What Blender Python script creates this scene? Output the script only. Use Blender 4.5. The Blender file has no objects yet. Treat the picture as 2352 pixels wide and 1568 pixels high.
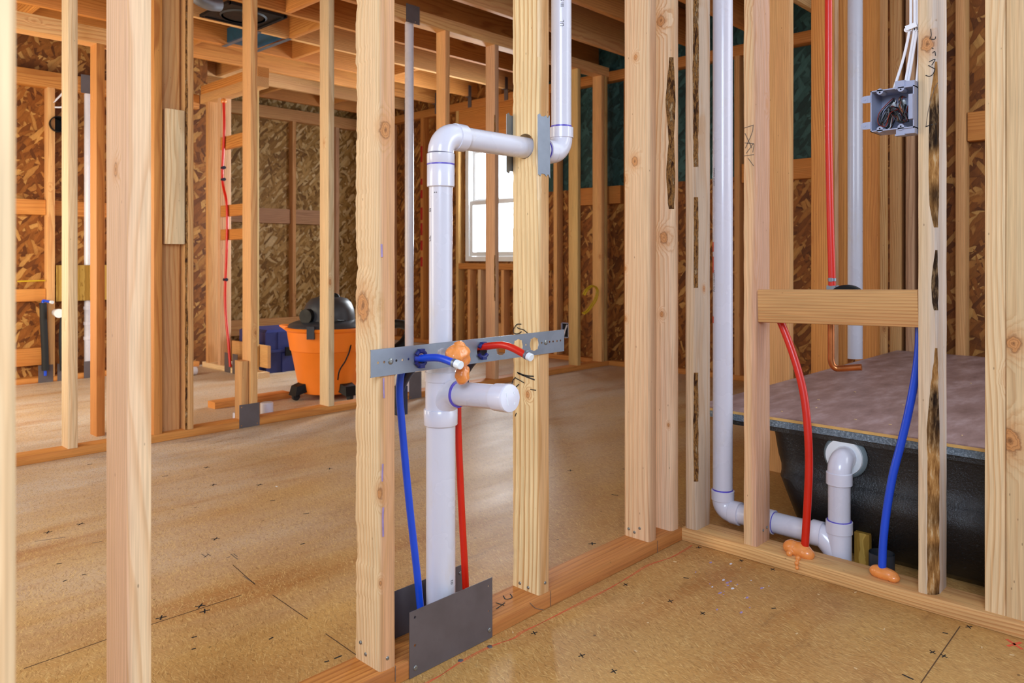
import bpy, bmesh, math, random
from mathutils import Vector, Matrix, noise
from math import pi, sin, cos, sqrt, atan2, radians

SC = bpy.context.scene
COL = SC.collection
rnd = random.Random(7)

# ------------------------------------------------------------------ camera, world, light, exposure
F_PX, W_PX, H_PX = 1749.0, 2352.0, 1568.0
CX, HY, HCAM = 1176.0, 592.0, 0.851
ANG = atan2(1664, 1749)                       # angle between the view axis and the +X wall direction
VX, VY = cos(ANG), sin(ANG)                   # view direction
RX, RY = sin(ANG), -cos(ANG)                  # image right
cam_d = bpy.data.cameras.new('camera')
cam = bpy.data.objects.new('camera', cam_d)
COL.objects.link(cam)
cam.location = (0, 0, HCAM)
cam.rotation_euler = (pi / 2, 0, atan2(VY, VX) - pi / 2)
cam_d.sensor_width = 36.0
cam_d.lens = 36.0 * F_PX / W_PX
cam_d.shift_y = -(H_PX / 2 - HY) / W_PX
cam_d.clip_start = 0.02
cam_d.dof.use_dof = True
cam_d.dof.focus_distance = 1.9
cam_d.dof.aperture_fstop = 7.0
SC.camera = cam

world = bpy.data.worlds.new('world')
SC.world = world
world.use_nodes = True
bg = world.node_tree.nodes['Background']
bg.inputs['Color'].default_value = (0.80, 0.89, 1.0, 1)
_wt = world.node_tree                         # overcast sky, brightest on the side of the far window
_tc = _wt.nodes.new('ShaderNodeTexCoord'); _sp = _wt.nodes.new('ShaderNodeSeparateXYZ'); _mr = _wt.nodes.new('ShaderNodeMapRange')
_mr.interpolation_type = 'SMOOTHSTEP'
for _i, _v in enumerate((0.1, 0.8, 0.40, 2.8)): _mr.inputs[1 + _i].default_value = _v
_wt.links.new(_tc.outputs['Generated'], _sp.inputs[0]); _wt.links.new(_sp.outputs[0], _mr.inputs[0]); _wt.links.new(_mr.outputs[0], bg.inputs['Strength'])


def area(name, loc, target, size, sizey, power, col):
    l = bpy.data.lights.new(name, 'AREA')
    l.shape = 'RECTANGLE'; l.size = size; l.size_y = sizey; l.energy = power; l.color = col
    o = bpy.data.objects.new(name, l); COL.objects.link(o)
    o.location = loc
    o.rotation_euler = (Vector(target) - Vector(loc)).to_track_quat('-Z', 'Y').to_euler()
    return o


area('key_fill_behind', (-1.15, -0.55, 1.95), (1.5, 1.5, 1.0), 1.2, 1.2, 72, (0.68, 0.80, 1.0))  # unseen cool key light added behind the camera for the near studs
area('fill_room_beyond', (-0.5, 2.6, 1.3), (2.6, 3.2, 0.9), 1.2, 1.3, 26, (1.0, 0.90, 0.74))  # added warm fill for the middle room, not a real opening
area('fill_back_rooms', (0.2, 4.9, 0.9), (4.2, 5.0, 1.7), 1.0, 1.2, 40, (1.0, 0.84, 0.60))  # made-up low warm fill, tipped up to brighten the joists
area('fill_tub_side', (2.9, -1.6, 1.9), (3.4, 1.2, 0.9), 1.2, 1.2, 20, (0.9, 0.94, 1.0))  # unseen lamp added to light the tub end
area('daylight_far_window', (5.15, 4.82, 1.45), (2.8, 6.2, 1.0), 0.9, 1.0, 130, (0.92, 0.96, 1.0))
SC.view_settings.view_transform = 'Standard'
SC.view_settings.look = 'None'
SC.view_settings.gamma = 1.0
SC.view_settings.use_curve_mapping = False
SC.view_settings.exposure = 0.22


# ------------------------------------------------------------------ photo rays (only to read real positions off known planes)
def ray(u, v):
    a = (u - CX) / F_PX
    return (VX + RX * a, VY + RY * a, -(v - HY) / F_PX)


def onz(u, v, z=0.0):
    r = ray(u, v); t = (z - HCAM) / r[2]
    return Vector((r[0] * t, r[1] * t, z))


def onx(u, v, x):
    r = ray(u, v); t = x / r[0]
    return Vector((x, r[1] * t, HCAM + r[2] * t))


def ony(u, v, y):
    r = ray(u, v); t = y / r[1]
    return Vector((r[0] * t, y, HCAM + r[2] * t))


# ------------------------------------------------------------------ material helpers
def lin(c):
    return tuple(((x / 255) / 12.92 if x / 255 <= 0.04045 else ((x / 255 + 0.055) / 1.055) ** 2.4) for x in c) + (1.0,)


class NT:
    def __init__(s, name):
        s.m = bpy.data.materials.new(name); s.m.use_nodes = True
        s.t = s.m.node_tree; s.t.nodes.clear()
        s.out = s.t.nodes.new('ShaderNodeOutputMaterial')
        s.b = s.t.nodes.new('ShaderNodeBsdfPrincipled')
        s.t.links.new(s.b.outputs[0], s.out.inputs[0])

    def put(s, sock, v):
        if v is None: return
        if isinstance(v, bpy.types.NodeSocket): s.t.links.new(v, sock)
        else: sock.default_value = v

    def tc(s): return s.t.nodes.new('ShaderNodeTexCoord').outputs['Object']

    def rand(s): return s.t.nodes.new('ShaderNodeObjectInfo').outputs['Random']

    def math(s, op, a, b=None, c=None, clamp=False):
        n = s.t.nodes.new('ShaderNodeMath'); n.operation = op; n.use_clamp = clamp
        s.put(n.inputs[0], a); s.put(n.inputs[1], b)
        if c is not None: s.put(n.inputs[2], c)
        return n.outputs[0]

    def vec(s, op, a, b=None, scale=None):
        n = s.t.nodes.new('ShaderNodeVectorMath'); n.operation = op
        s.put(n.inputs[0], a)
        if b is not None: s.put(n.inputs[1], b)
        if scale is not None: s.put(n.inputs[3], scale)
        return n.outputs['Value'] if op in ('LENGTH', 'DISTANCE', 'DOT_PRODUCT') else n.outputs['Vector']

    def mapping(s, v, scale=(1, 1, 1), rot=(0, 0, 0), loc=(0, 0, 0)):
        if any(rot):
            k = s.t.nodes.new('ShaderNodeMapping'); s.put(k.inputs['Vector'], v); k.inputs['Rotation'].default_value = rot
            v = k.outputs[0]; rot = (0, 0, 0)
        n = s.t.nodes.new('ShaderNodeMapping')
        s.put(n.inputs['Vector'], v)
        n.inputs['Scale'].default_value = scale; n.inputs['Rotation'].default_value = rot; n.inputs['Location'].default_value = loc
        return n.outputs[0]

    def noise(s, v, scale=1.0, detail=3.0, rough=0.55, dist=0.0):
        n = s.t.nodes.new('ShaderNodeTexNoise')
        s.put(n.inputs['Vector'], v); n.inputs['Scale'].default_value = scale
        n.inputs['Detail'].default_value = detail; n.inputs['Roughness'].default_value = rough
        n.inputs['Distortion'].default_value = dist
        return n.outputs['Fac'], n.outputs['Color']

    def voro(s, v, scale=1.0, feature='F1', rnd=1.0):
        n = s.t.nodes.new('ShaderNodeTexVoronoi'); n.feature = feature
        s.put(n.inputs['Vector'], v); n.inputs['Scale'].default_value = scale
        n.inputs['Randomness'].default_value = rnd
        return n.outputs['Distance'], (n.outputs['Color'] if feature == 'F1' else None)

    def ramp(s, f, stops, mode='LINEAR'):
        n = s.t.nodes.new('ShaderNodeValToRGB'); n.color_ramp.interpolation = mode
        e = n.color_ramp.elements
        while len(e) > 1: e.remove(e[-1])
        e[0].position = stops[0][0]; e[0].color = stops[0][1]
        for p, c in stops[1:]:
            k = e.new(p); k.color = c
        s.put(n.inputs[0], f)
        return n.outputs[0]

    def mix(s, f, a, b, mode='MIX'):
        n = s.t.nodes.new('ShaderNodeMix'); n.data_type = 'RGBA'; n.blend_type = mode
        s.put(n.inputs[0], f); s.put(n.inputs[6], a); s.put(n.inputs[7], b)
        return n.outputs[2]

    def rng(s, v, a, b, c=0.0, d=1.0, smooth=False):
        n = s.t.nodes.new('ShaderNodeMapRange'); n.clamp = True
        if smooth: n.interpolation_type = 'SMOOTHSTEP'
        s.put(n.inputs[0], v)
        for i, k in enumerate((a, b, c, d)): s.put(n.inputs[1 + i], k)
        return n.outputs[0]

    def sep(s, v):
        n = s.t.nodes.new('ShaderNodeSeparateXYZ'); s.put(n.inputs[0], v)
        return n.outputs

    def comb(s, x, y, z):
        n = s.t.nodes.new('ShaderNodeCombineXYZ')
        for i, k in enumerate((x, y, z)): s.put(n.inputs[i], k)
        return n.outputs[0]

    def bump(s, h, strength=0.2, dist=0.002):
        n = s.t.nodes.new('ShaderNodeBump'); n.inputs['Strength'].default_value = strength
        n.inputs['Distance'].default_value = dist
        s.put(n.inputs['Height'], h); s.t.links.new(n.outputs[0], s.b.inputs['Normal'])

    def done(s, col=None, rough=0.5, metal=0.0, spec=None, coat=None, sss=None):
        s.put(s.b.inputs['Base Color'], col); s.put(s.b.inputs['Roughness'], rough); s.put(s.b.inputs['Metallic'], metal)
        if spec is not None: s.put(s.b.inputs['Specular IOR Level'], spec)
        if coat is not None: s.put(s.b.inputs['Coat Weight'], coat); s.b.inputs['Coat Roughness'].default_value = 0.12
        return s.m


def wood(name, base, late, tint, knots=(), ring=110.0, knotty=True, contrast=1.0, face_shade=None):
    """lumber sawn along local Z: growth rings round a pith beside the board, fibres and knots"""
    n = NT(name)
    c = n.tc(); r = n.rand()
    off = n.comb(n.math('MULTIPLY', r, 37.0), n.math('MULTIPLY', r, 91.0), n.math('MULTIPLY', r, 53.0))
    cs = n.vec('ADD', c, off)
    # pith position differs from board to board
    px = n.math('SUBTRACT', n.math('FRACT', n.math('MULTIPLY', r, 17.31)), 0.5)
    py = n.math('ADD', n.math('MULTIPLY', n.math('FRACT', n.math('MULTIPLY', r, 7.77)), 0.10), 0.035)
    pith = n.comb(n.math('MULTIPLY', px, 0.16), py, 0.0)
    flat = n.vec('MULTIPLY', c, (1, 1, 0.0))
    wob = n.noise(n.vec('MULTIPLY', cs, (5, 5, 0.8)), 1.0, 2.0, 0.5)[0]
    wob2 = n.noise(n.vec('MULTIPLY', cs, (16, 16, 3.0)), 1.0, 2.0, 0.5)[0]
    rr = n.vec('DISTANCE', flat, pith)
    rr = n.math('ADD', rr, n.math('MULTIPLY', wob, 0.075))
    rr = n.math('ADD', rr, n.math('MULTIPLY', wob2, 0.012))
    ph = n.math('MULTIPLY', rr, ring)
    kmask = None; kd = None
    if knots:
        for (kx, ky, kz, kr) in knots:
            d = n.vec('DISTANCE', n.vec('MULTIPLY', c, (1, 1, 0.72)), (kx, ky, kz * 0.72))
            d = n.math('ADD', n.math('DIVIDE', d, kr), n.math('MULTIPLY', n.math('SUBTRACT', n.noise(c, 75.0, 3.0)[0], 0.5), 1.0))
            kd = d if kd is None else n.math('MINIMUM', kd, d)
    if knotty:
        vd = n.voro(n.vec('MULTIPLY', cs, (5.5, 5.5, 2.6)), 1.0)[0]
        d = n.math('ADD', n.math('DIVIDE', vd, 0.042), n.math('MULTIPLY', n.math('SUBTRACT', n.noise(cs, 70.0, 2.0)[0], 0.5), 0.9))
        kd = d if kd is None else n.math('MINIMUM', kd, d)
    if kd is not None:
        infl = n.rng(kd, 0.6, 3.6, 1.0, 0.0, True)
        ph = n.math('ADD', ph, n.math('MULTIPLY', infl, 2.6))
    saw = n.math('FRACT', ph)
    prof = n.ramp(saw, [(0.0, (0, 0, 0, 1)), (0.45, (0.05, 0.05, 0.05, 1)), (0.82, (1, 1, 1, 1)), (0.9, (0.85, 0.85, 0.85, 1)), (1.0, (0, 0, 0, 1))])
    cn = n.noise(n.vec('MULTIPLY', cs, (9, 9, 0.9)), 1.0, 2.0)[0]
    amt = n.math('MULTIPLY', prof, n.rng(cn, 0.3, 0.7, 0.25 * contrast, 0.95 * contrast))
    col = n.mix(amt, base, late)
    tn = n.noise(n.vec('MULTIPLY', cs, (6, 6, 0.7)), 1.0, 3.0)[0]
    col = n.mix(n.rng(tn, 0.38, 0.72, 0.0, 0.75), col, tint)
    if face_shade:                                  # pinker wood on one face, with that face's shade painted into the colour
        hd = n.math('ADD', n.vec('DISTANCE', flat, (face_shade[0], face_shade[1], 0)), n.math('MULTIPLY', n.math('SUBTRACT', wob, 0.5), 0.02))
        col = n.mix(n.rng(hd, face_shade[2] - 0.004, face_shade[2] + 0.006, 0.85, 0.0, True), col, n.mix(amt, face_shade[3], late))
    fib = n.noise(n.vec('MULTIPLY', cs, (320, 320, 7)), 1.0, 2.0)[0]
    col = n.mix(1.0, col, n.ramp(fib, [(0.3, (0.80, 0.80, 0.80, 1)), (0.7, (1.06, 1.06, 1.06, 1))]), 'MULTIPLY')
    rv = n.math('FRACT', n.math('MULTIPLY', r, 29.3))
    col = n.mix(1.0, col, n.ramp(rv, [(0, (0.84, 0.80, 0.76, 1)), (0.5, (1, 0.98, 0.96, 1)), (1, (1.06, 1.03, 0.98, 1))]), 'MULTIPLY')
    # small scattered dirt specks and saw marks
    sp = n.voro(n.vec('MULTIPLY', cs, (38, 38, 16)), 1.0)[0]
    col = n.mix(n.rng(sp, 0.06, 0.035, 0.0, 0.55), col, lin((96, 62, 38)))
    if kd is not None:
        halo = n.rng(kd, 0.9, 2.8, 0.42, 0.0, True)
        col = n.mix(halo, col, lin((196, 132, 74)))
        kr_ = n.ramp(n.math('FRACT', n.math('MULTIPLY', kd, 3.2)), [(0, lin((186, 122, 66))), (0.6, lin((204, 142, 84))), (1, lin((150, 90, 46)))])
        col = n.mix(n.rng(kd, 1.1, 0.8, 0.0, 0.8, True), col, kr_)
        edge = n.math('MULTIPLY', n.rng(kd, 0.72, 0.9, 0, 1, True), n.rng(kd, 1.2, 0.98, 0, 1, True))
        col = n.mix(n.math('MULTIPLY', edge, 0.35), col, lin((96, 52, 26)))
        col = n.mix(n.rng(kd, 0.35, 0.1, 0.0, 0.6, True), col, lin((74, 38, 18)))
    n.bump(n.math('ADD', n.math('MULTIPLY', prof, 0.6), fib), 0.25, 0.0012)
    return n.done(col, 0.62, spec=0.3)


PINE = (lin((231, 206, 164)), lin((196, 148, 92)), lin((226, 188, 146)))
FIR = (lin((222, 176, 116)), lin((184, 118, 62)), lin((212, 152, 102)))
ORANGE = (lin((208, 144, 74)), lin((162, 92, 36)), lin((196, 124, 62)))
M = {}
M['pine'] = wood('pine_lumber', *PINE)
M['fir'] = wood('fir_lumber', *FIR)
M['orange'] = wood('orange_fir_lumber', *ORANGE, ring=90)
M['plate'] = wood('sill_plate_lumber', lin((208, 140, 70)), lin((162, 92, 36)), lin((196, 130, 78)), ring=80)
M['gray'] = wood('greyed_lumber', lin((216, 174, 134)), lin((168, 118, 82)), lin((204, 158, 126)), ring=100)
M['treated'] = wood('yellow_treated_lumber', lin((214, 180, 116)), lin((176, 134, 74)), lin((206, 164, 108)))


def bark():
    n = NT('bark_wane'); c = n.vec('ADD', n.tc(), n.comb(n.rand(), n.rand(), n.math('MULTIPLY', n.rand(), 9.0)))
    a = n.noise(n.vec('MULTIPLY', c, (90, 90, 26)), 1.0, 5.0, 0.65)[0]
    col = n.ramp(a, [(0.30, lin((30, 20, 12))), (0.44, lin((84, 52, 26))), (0.52, lin((150, 106, 56))), (0.58, lin((92, 62, 36))), (0.72, lin((196, 166, 122)))])
    n.bump(a, 0.9, 0.006)
    return n.done(col, 0.85, spec=0.15)


def bark_dark():
    n = NT('blackened_bark_wane'); c = n.tc()
    a = n.noise(n.vec('MULTIPLY', c, (110, 110, 22)), 1.0, 5.0, 0.65)[0]
    z = n.noise(n.vec('MULTIPLY', c, (3, 3, 5)), 1.0, 2.0)[0]
    dark = n.ramp(a, [(0.3, lin((16, 11, 8))), (0.5, lin((58, 40, 26))), (0.66, lin((150, 120, 84)))])
    lite = n.ramp(a, [(0.3, lin((120, 76, 34))), (0.55, lin((190, 140, 82))), (0.7, lin((226, 200, 158)))])
    n.bump(a, 0.9, 0.006)
    return n.done(n.mix(n.rng(z, 0.45, 0.55), lite, dark), 0.85, spec=0.15)


M['bark'] = bark(); M['bark_dark'] = bark_dark()


def osb(name, cols, flake=1.0):
    """oriented strand board: three overlapping layers of long flat flakes (local XY is the face)"""
    n = NT(name)
    c = n.tc(); r = n.rand()
    c = n.vec('ADD', c, n.comb(n.math('MULTIPLY', r, 13.0), n.math('MULTIPLY', r, 29.0), 0.0))
    c = n.vec('ADD', c, n.vec('MULTIPLY', n.noise(c, 14.0, 2.0)[1], (0.02, 0.02, 0.0)))
    col = None; hh = None
    for i, (rot, sx, sy) in enumerate(((0.35, 9, 34), (-0.5, 10, 38), (1.25, 11, 42), (2.3, 9, 36))):
        d, cc = n.voro(n.mapping(c, (sx * flake, sy * flake, 0.0), (0, 0, rot), (i * 3.7, i * 5.1, 0)), 1.0)
        v = n.sep(cc)
        shade = n.ramp(v[0], cols)
        edge = n.rng(d, 0.35, 0.75, 1.0, 0.80)
        shade = n.mix(1.0, shade, n.comb(edge, edge, edge), 'MULTIPLY')
        if col is None: col = shade; hh = v[1]
        else:
            m = n.math('GREATER_THAN', v[1], 0.58)
            col = n.mix(m, col, shade)
            hh = n.mix(m, hh, v[2])
    fib = n.noise(n.mapping(c, (240, 30, 1), (0, 0, 0.4)), 1.0, 2.0)[0]
    col = n.mix(1.0, col, n.ramp(fib, [(0.3, (0.78, 0.76, 0.72, 1)), (0.7, (1.08, 1.06, 1.04, 1))]), 'MULTIPLY')
    n.bump(hh, 0.35, 0.003)
    return n.done(col, 0.6, spec=0.3)


M['osb'] = osb('osb_sheathing', [(0.0, lin((96, 52, 16))), (0.4, lin((134, 78, 28))), (0.75, lin((158, 100, 42))), (1.0, lin((196, 148, 82)))])
M['osb_grey'] = osb('weathered_osb_sheathing', [(0.0, lin((122, 86, 38))), (0.4, lin((168, 128, 66))), (0.75, lin((200, 162, 98))), (1.0, lin((226, 200, 150)))])
M['osb_yellow'] = osb('yellow_osb_panel', [(0.0, lin((146, 106, 34))), (0.5, lin((178, 138, 56))), (1.0, lin((204, 166, 84)))])
M['osb_teal'] = osb('green_wrb_sheathing', [(0.0, lin((22, 50, 52))), (0.5, lin((34, 72, 74))), (1.0, lin((58, 98, 100)))], 0.8)


def floor_mat():
    n = NT('subfloor_panel'); c = n.tc()
    big = n.noise(c, 1.1, 4.0, 0.6)[0]
    mid = n.noise(n.vec('MULTIPLY', c, (2.2, 6.0, 1)), 1.0, 4.0, 0.6)[0]
    col = n.mix(n.rng(big, 0.35, 0.65), lin((198, 152, 86)), lin((182, 136, 86)))
    col = n.mix(n.rng(mid, 0.4, 0.75, 0, 0.65), col, lin((170, 118, 62)))
    # dusty, greyer boards further into the house
    y = n.sep(c)[1]
    dn = n.noise(n.vec('MULTIPLY', c, (0.9, 2.6, 1)), 1.0, 4.0, 0.6)[0]
    dust = n.math('MULTIPLY', n.rng(n.math('ADD', y, n.math('MULTIPLY', dn, 2.0)), 2.6, 4.7), n.rng(dn, 0.35, 0.60, 0.5, 1.0))
    col = n.mix(dust, col, lin((204, 188, 172)))
    st = n.noise(n.vec('MULTIPLY', c, (0.55, 2.4, 1)), 1.3, 4.0, 0.6)[0]
    col = n.mix(n.rng(st, 0.54, 0.68, 0, 0.7), col, lin((164, 104, 48)))
    # short fibres lying mostly one way, sparse so that no weave shows
    cw = n.vec('ADD', c, n.vec('MULTIPLY', n.vec('SUBTRACT', n.noise(c, 5.0, 2.0)[1], (0.5, 0.5, 0.5)), (0.05, 0.05, 0.0)))
    for i, (rot, sx, sy) in enumerate(((0.25, 400, 44), (-0.3, 470, 60), (0.6, 380, 42), (-0.05, 620, 70))):
        d, cc = n.voro(n.mapping(cw, (sx, sy, 0.0), (0, 0, rot), (i * 1.7, i * 2.9, 0)), 1.0)
        v = n.sep(cc)
        soft = n.rng(d, 0.3, 0.55, 1.0, 0.0)
        col = n.mix(n.math('MULTIPLY', n.rng(v[0], 0.70, 0.95, 0, 0.55), soft), col, lin((222, 184, 120)))
        col = n.mix(n.math('MULTIPLY', n.rng(v[1], 0.70, 0.95, 0, 0.45), soft), col, lin((126, 84, 40)))
    fine = n.noise(c, 170.0, 3.0, 0.7)[0]
    col = n.mix(1.0, col, n.ramp(fine, [(0.3, (0.86, 0.85, 0.82, 1)), (0.7, (1.08, 1.07, 1.05, 1))]), 'MULTIPLY')
    # scuffs and grubby specks
    sc = n.noise(n.vec('MULTIPLY', c, (1.6, 9.0, 1)), 1.0, 5.0, 0.7)[0]
    col = n.mix(n.rng(sc, 0.60, 0.74, 0, 0.55), col, lin((122, 84, 48)))
    sp, cc = n.voro(n.vec('MULTIPLY', c, (13, 19, 0)), 1.0)
    keep = n.math('GREATER_THAN', n.sep(cc)[0], 0.72)
    col = n.mix(n.math('MULTIPLY', keep, n.rng(sp, 0.07, 0.04, 0, 0.7)), col, lin((78, 54, 34)))
    n.bump(fine, 0.12, 0.001)
    return n.done(col, n.rng(dn, 0.3, 0.7, 0.42, 0.62), spec=0.35)


M['floor'] = floor_mat()


def plain(name, c, rough=0.4, metal=0.0, var=0.08, scale=30, spec=0.5, coat=None, dirt=None, bump=0.0):
    n = NT(name); t = n.tc()
    a = n.noise(t, scale, 3.0)[0]
    col = n.mix(1.0, lin(c), n.ramp(a, [(0.25, (1 - var, 1 - var, 1 - var, 1)), (0.75, (1 + var * 0.6, 1 + var * 0.6, 1 + var * 0.6, 1))]), 'MULTIPLY')
    if dirt:
        b = n.noise(n.vec('MULTIPLY', t, (14, 14, 5)), 1.0, 5.0, 0.7)[0]
        col = n.mix(n.rng(b, 0.56, 0.74, 0, 0.5), col, lin(dirt))
    if bump: n.bump(a, bump, 0.003)
    return n.done(col, n.rng(a, 0.2, 0.8, max(0.02, rough - 0.06), rough + 0.08), metal, spec, coat)


M['pvc'] = plain('white_pvc', (210, 209, 220), 0.26, var=0.03, scale=8, coat=0.25, dirt=(206, 196, 186))
M['pvc_clean'] = plain('white_pvc_fitting', (216, 215, 227), 0.2, var=0.02, scale=6, coat=0.35)
M['purple'] = plain('purple_primer', (92, 78, 190), 0.3, var=0.2, scale=60)
M['purple_wash'] = plain('purple_primer_stain', (158, 134, 178), 0.5, var=0.3, scale=60)
M['pexr'] = plain('red_pex', (206, 26, 0), 0.36, var=0.06, scale=20, coat=0.15)
M['pexb'] = plain('blue_pex', (10, 72, 206), 0.36, var=0.06, scale=20, coat=0.15)
M['galv'] = plain('galvanized_steel', (140, 148, 160), 0.45, 0.8, var=0.16, scale=22)
M['steel'] = plain('dark_steel_plate', (104, 96, 98), 0.5, 0.35, var=0.2, scale=14, dirt=(82, 74, 74))
M['screw'] = plain('zinc_screw', (150, 152, 150), 0.35, 0.85, var=0.2, scale=300)
M['hole'] = plain('punched_hole', (60, 30, 18), 0.8, var=0.1)
M['copper'] = plain('copper_tube', (186, 112, 66), 0.28, 0.9, var=0.25, scale=24)
M['foam'] = plain('orange_fire_foam', (238, 146, 72), 0.26, var=0.1, scale=60, coat=0.4, bump=0.12)
M['navy'] = plain('navy_plastic_support', (24, 36, 104), 0.4, var=0.1)
M['navy_dark'] = plain('dark_bend_support', (20, 24, 52), 0.4, var=0.1)
M['black'] = plain('black_plastic', (14, 14, 16), 0.5, var=0.15, spec=0.25)
M['rubber'] = plain('black_pipe_insulation', (24, 26, 28), 0.75, var=0.25, scale=60)
M['charcoal'] = plain('charcoal_plastic', (52, 56, 62), 0.42, var=0.12)
M['vacorange'] = plain('orange_plastic_bin', (240, 128, 30), 0.42, var=0.05, scale=12)
M['bluecase'] = plain('navy_blue_case', (38, 48, 108), 0.45, var=0.1)
M['boxgrey'] = plain('grey_box_plastic', (160, 166, 192), 0.35, var=0.05)
M['cable'] = plain('white_cable_sheath', (236, 236, 242), 0.4, var=0.03)
M['wire_black'] = plain('black_wire', (22, 24, 26), 0.3, var=0.1)
M['wire_red'] = plain('red_wire', (122, 36, 20), 0.3, var=0.1)
M['wire_white'] = plain('white_wire', (226, 226, 226), 0.35, var=0.05)
M['ink'] = plain('black_marker_ink', (34, 30, 28), 0.7, var=0.2, scale=80)
M['pencil'] = plain('grey_pencil', (112, 96, 84), 0.7, var=0.2, scale=80)
M['redchalk'] = plain('red_chalk', (222, 92, 58), 0.8, var=0.3, scale=40)
M['redpaint'] = plain('red_spray_print', (170, 30, 14), 0.7, var=0.3, scale=30)
M['seam'] = plain('panel_joint', (92, 62, 34), 0.9, var=0.2)
M['yellow'] = plain('yellow_cable_sheath', (206, 172, 40), 0.4, var=0.08)
M['white'] = plain('white_vinyl', (226, 232, 236), 0.35, var=0.02)
M['gasket'] = plain('grey_rubber_gasket', (112, 126, 132), 0.6, var=0.05)
M['ply_edge'] = plain('plywood_edge', (214, 170, 98), 0.6, var=0.15, scale=40)
M['dark_sub'] = plain('floor_deck_underside', (96, 60, 30), 0.8, var=0.2, scale=8)
M['duct'] = plain('blue_coated_duct_boot', (30, 84, 110), 0.35, 0.3, var=0.2)
M['chip'] = plain('pale_wood_chip', (222, 190, 142), 0.7, var=0.15)


def tub_mat():
    n = NT('black_fibreglass'); c = n.tc()
    a = n.noise(c, 150.0, 4.0, 0.75)[0]
    b = n.noise(c, 9.0, 3.0)[0]
    col = n.ramp(a, [(0.3, lin((6, 8, 10))), (0.6, lin((15, 19, 22))), (0.80, lin((60, 72, 80)))])
    n.bump(n.math('ADD', a, n.math('MULTIPLY', b, 0.6)), 0.6, 0.004)
    return n.done(col, 0.24, spec=0.7)


def rim_mat():
    n = NT('grey_speckled_tub_flange'); c = n.tc()
    a = n.noise(c, 190.0, 3.0, 0.8)[0]
    col = n.ramp(a, [(0.3, lin((62, 74, 84))), (0.55, lin((110, 126, 138))), (0.75, lin((176, 190, 200)))])
    n.bump(a, 0.6, 0.003)
    return n.done(col, 0.4, spec=0.5)


def deck_mat():
    n = NT('brown_hardboard'); c = n.tc()
    a = n.noise(n.vec('MULTIPLY', c, (5, 14, 1)), 1.0, 5.0, 0.65)[0]
    b = n.noise(n.vec('MULTIPLY', c, (2, 3, 1)), 1.0, 4.0, 0.6)[0]
    col = n.ramp(a, [(0.25, lin((118, 92, 88))), (0.5, lin((152, 124, 120))), (0.7, lin((178, 154, 154)))])
    col = n.mix(n.rng(b, 0.55, 0.75, 0, 0.6), col, lin((108, 74, 62)))
    n.bump(a, 0.15, 0.002)
    return n.done(col, 0.5, spec=0.4)


M['tub'] = tub_mat(); M['rim'] = rim_mat(); M['deck'] = deck_mat()


def glass_mat():
    n = NT('clear_window_glass'); t = n.t
    tr = t.nodes.new('ShaderNodeBsdfTransparent'); gl = t.nodes.new('ShaderNodeBsdfGlossy'); mx = t.nodes.new('ShaderNodeMixShader')
    tr.inputs['Color'].default_value = (0.97, 0.99, 1, 1); gl.inputs['Roughness'].default_value = 0.02
    fr = t.nodes.new('ShaderNodeFresnel'); fr.inputs[0].default_value = 1.3
    t.links.new(fr.outputs[0], mx.inputs[0]); t.links.new(tr.outputs[0], mx.inputs[1]); t.links.new(gl.outputs[0], mx.inputs[2])
    t.nodes.remove(n.b); t.links.new(mx.outputs[0], n.out.inputs[0])
    return n.m


M['glass'] = glass_mat()


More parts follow.
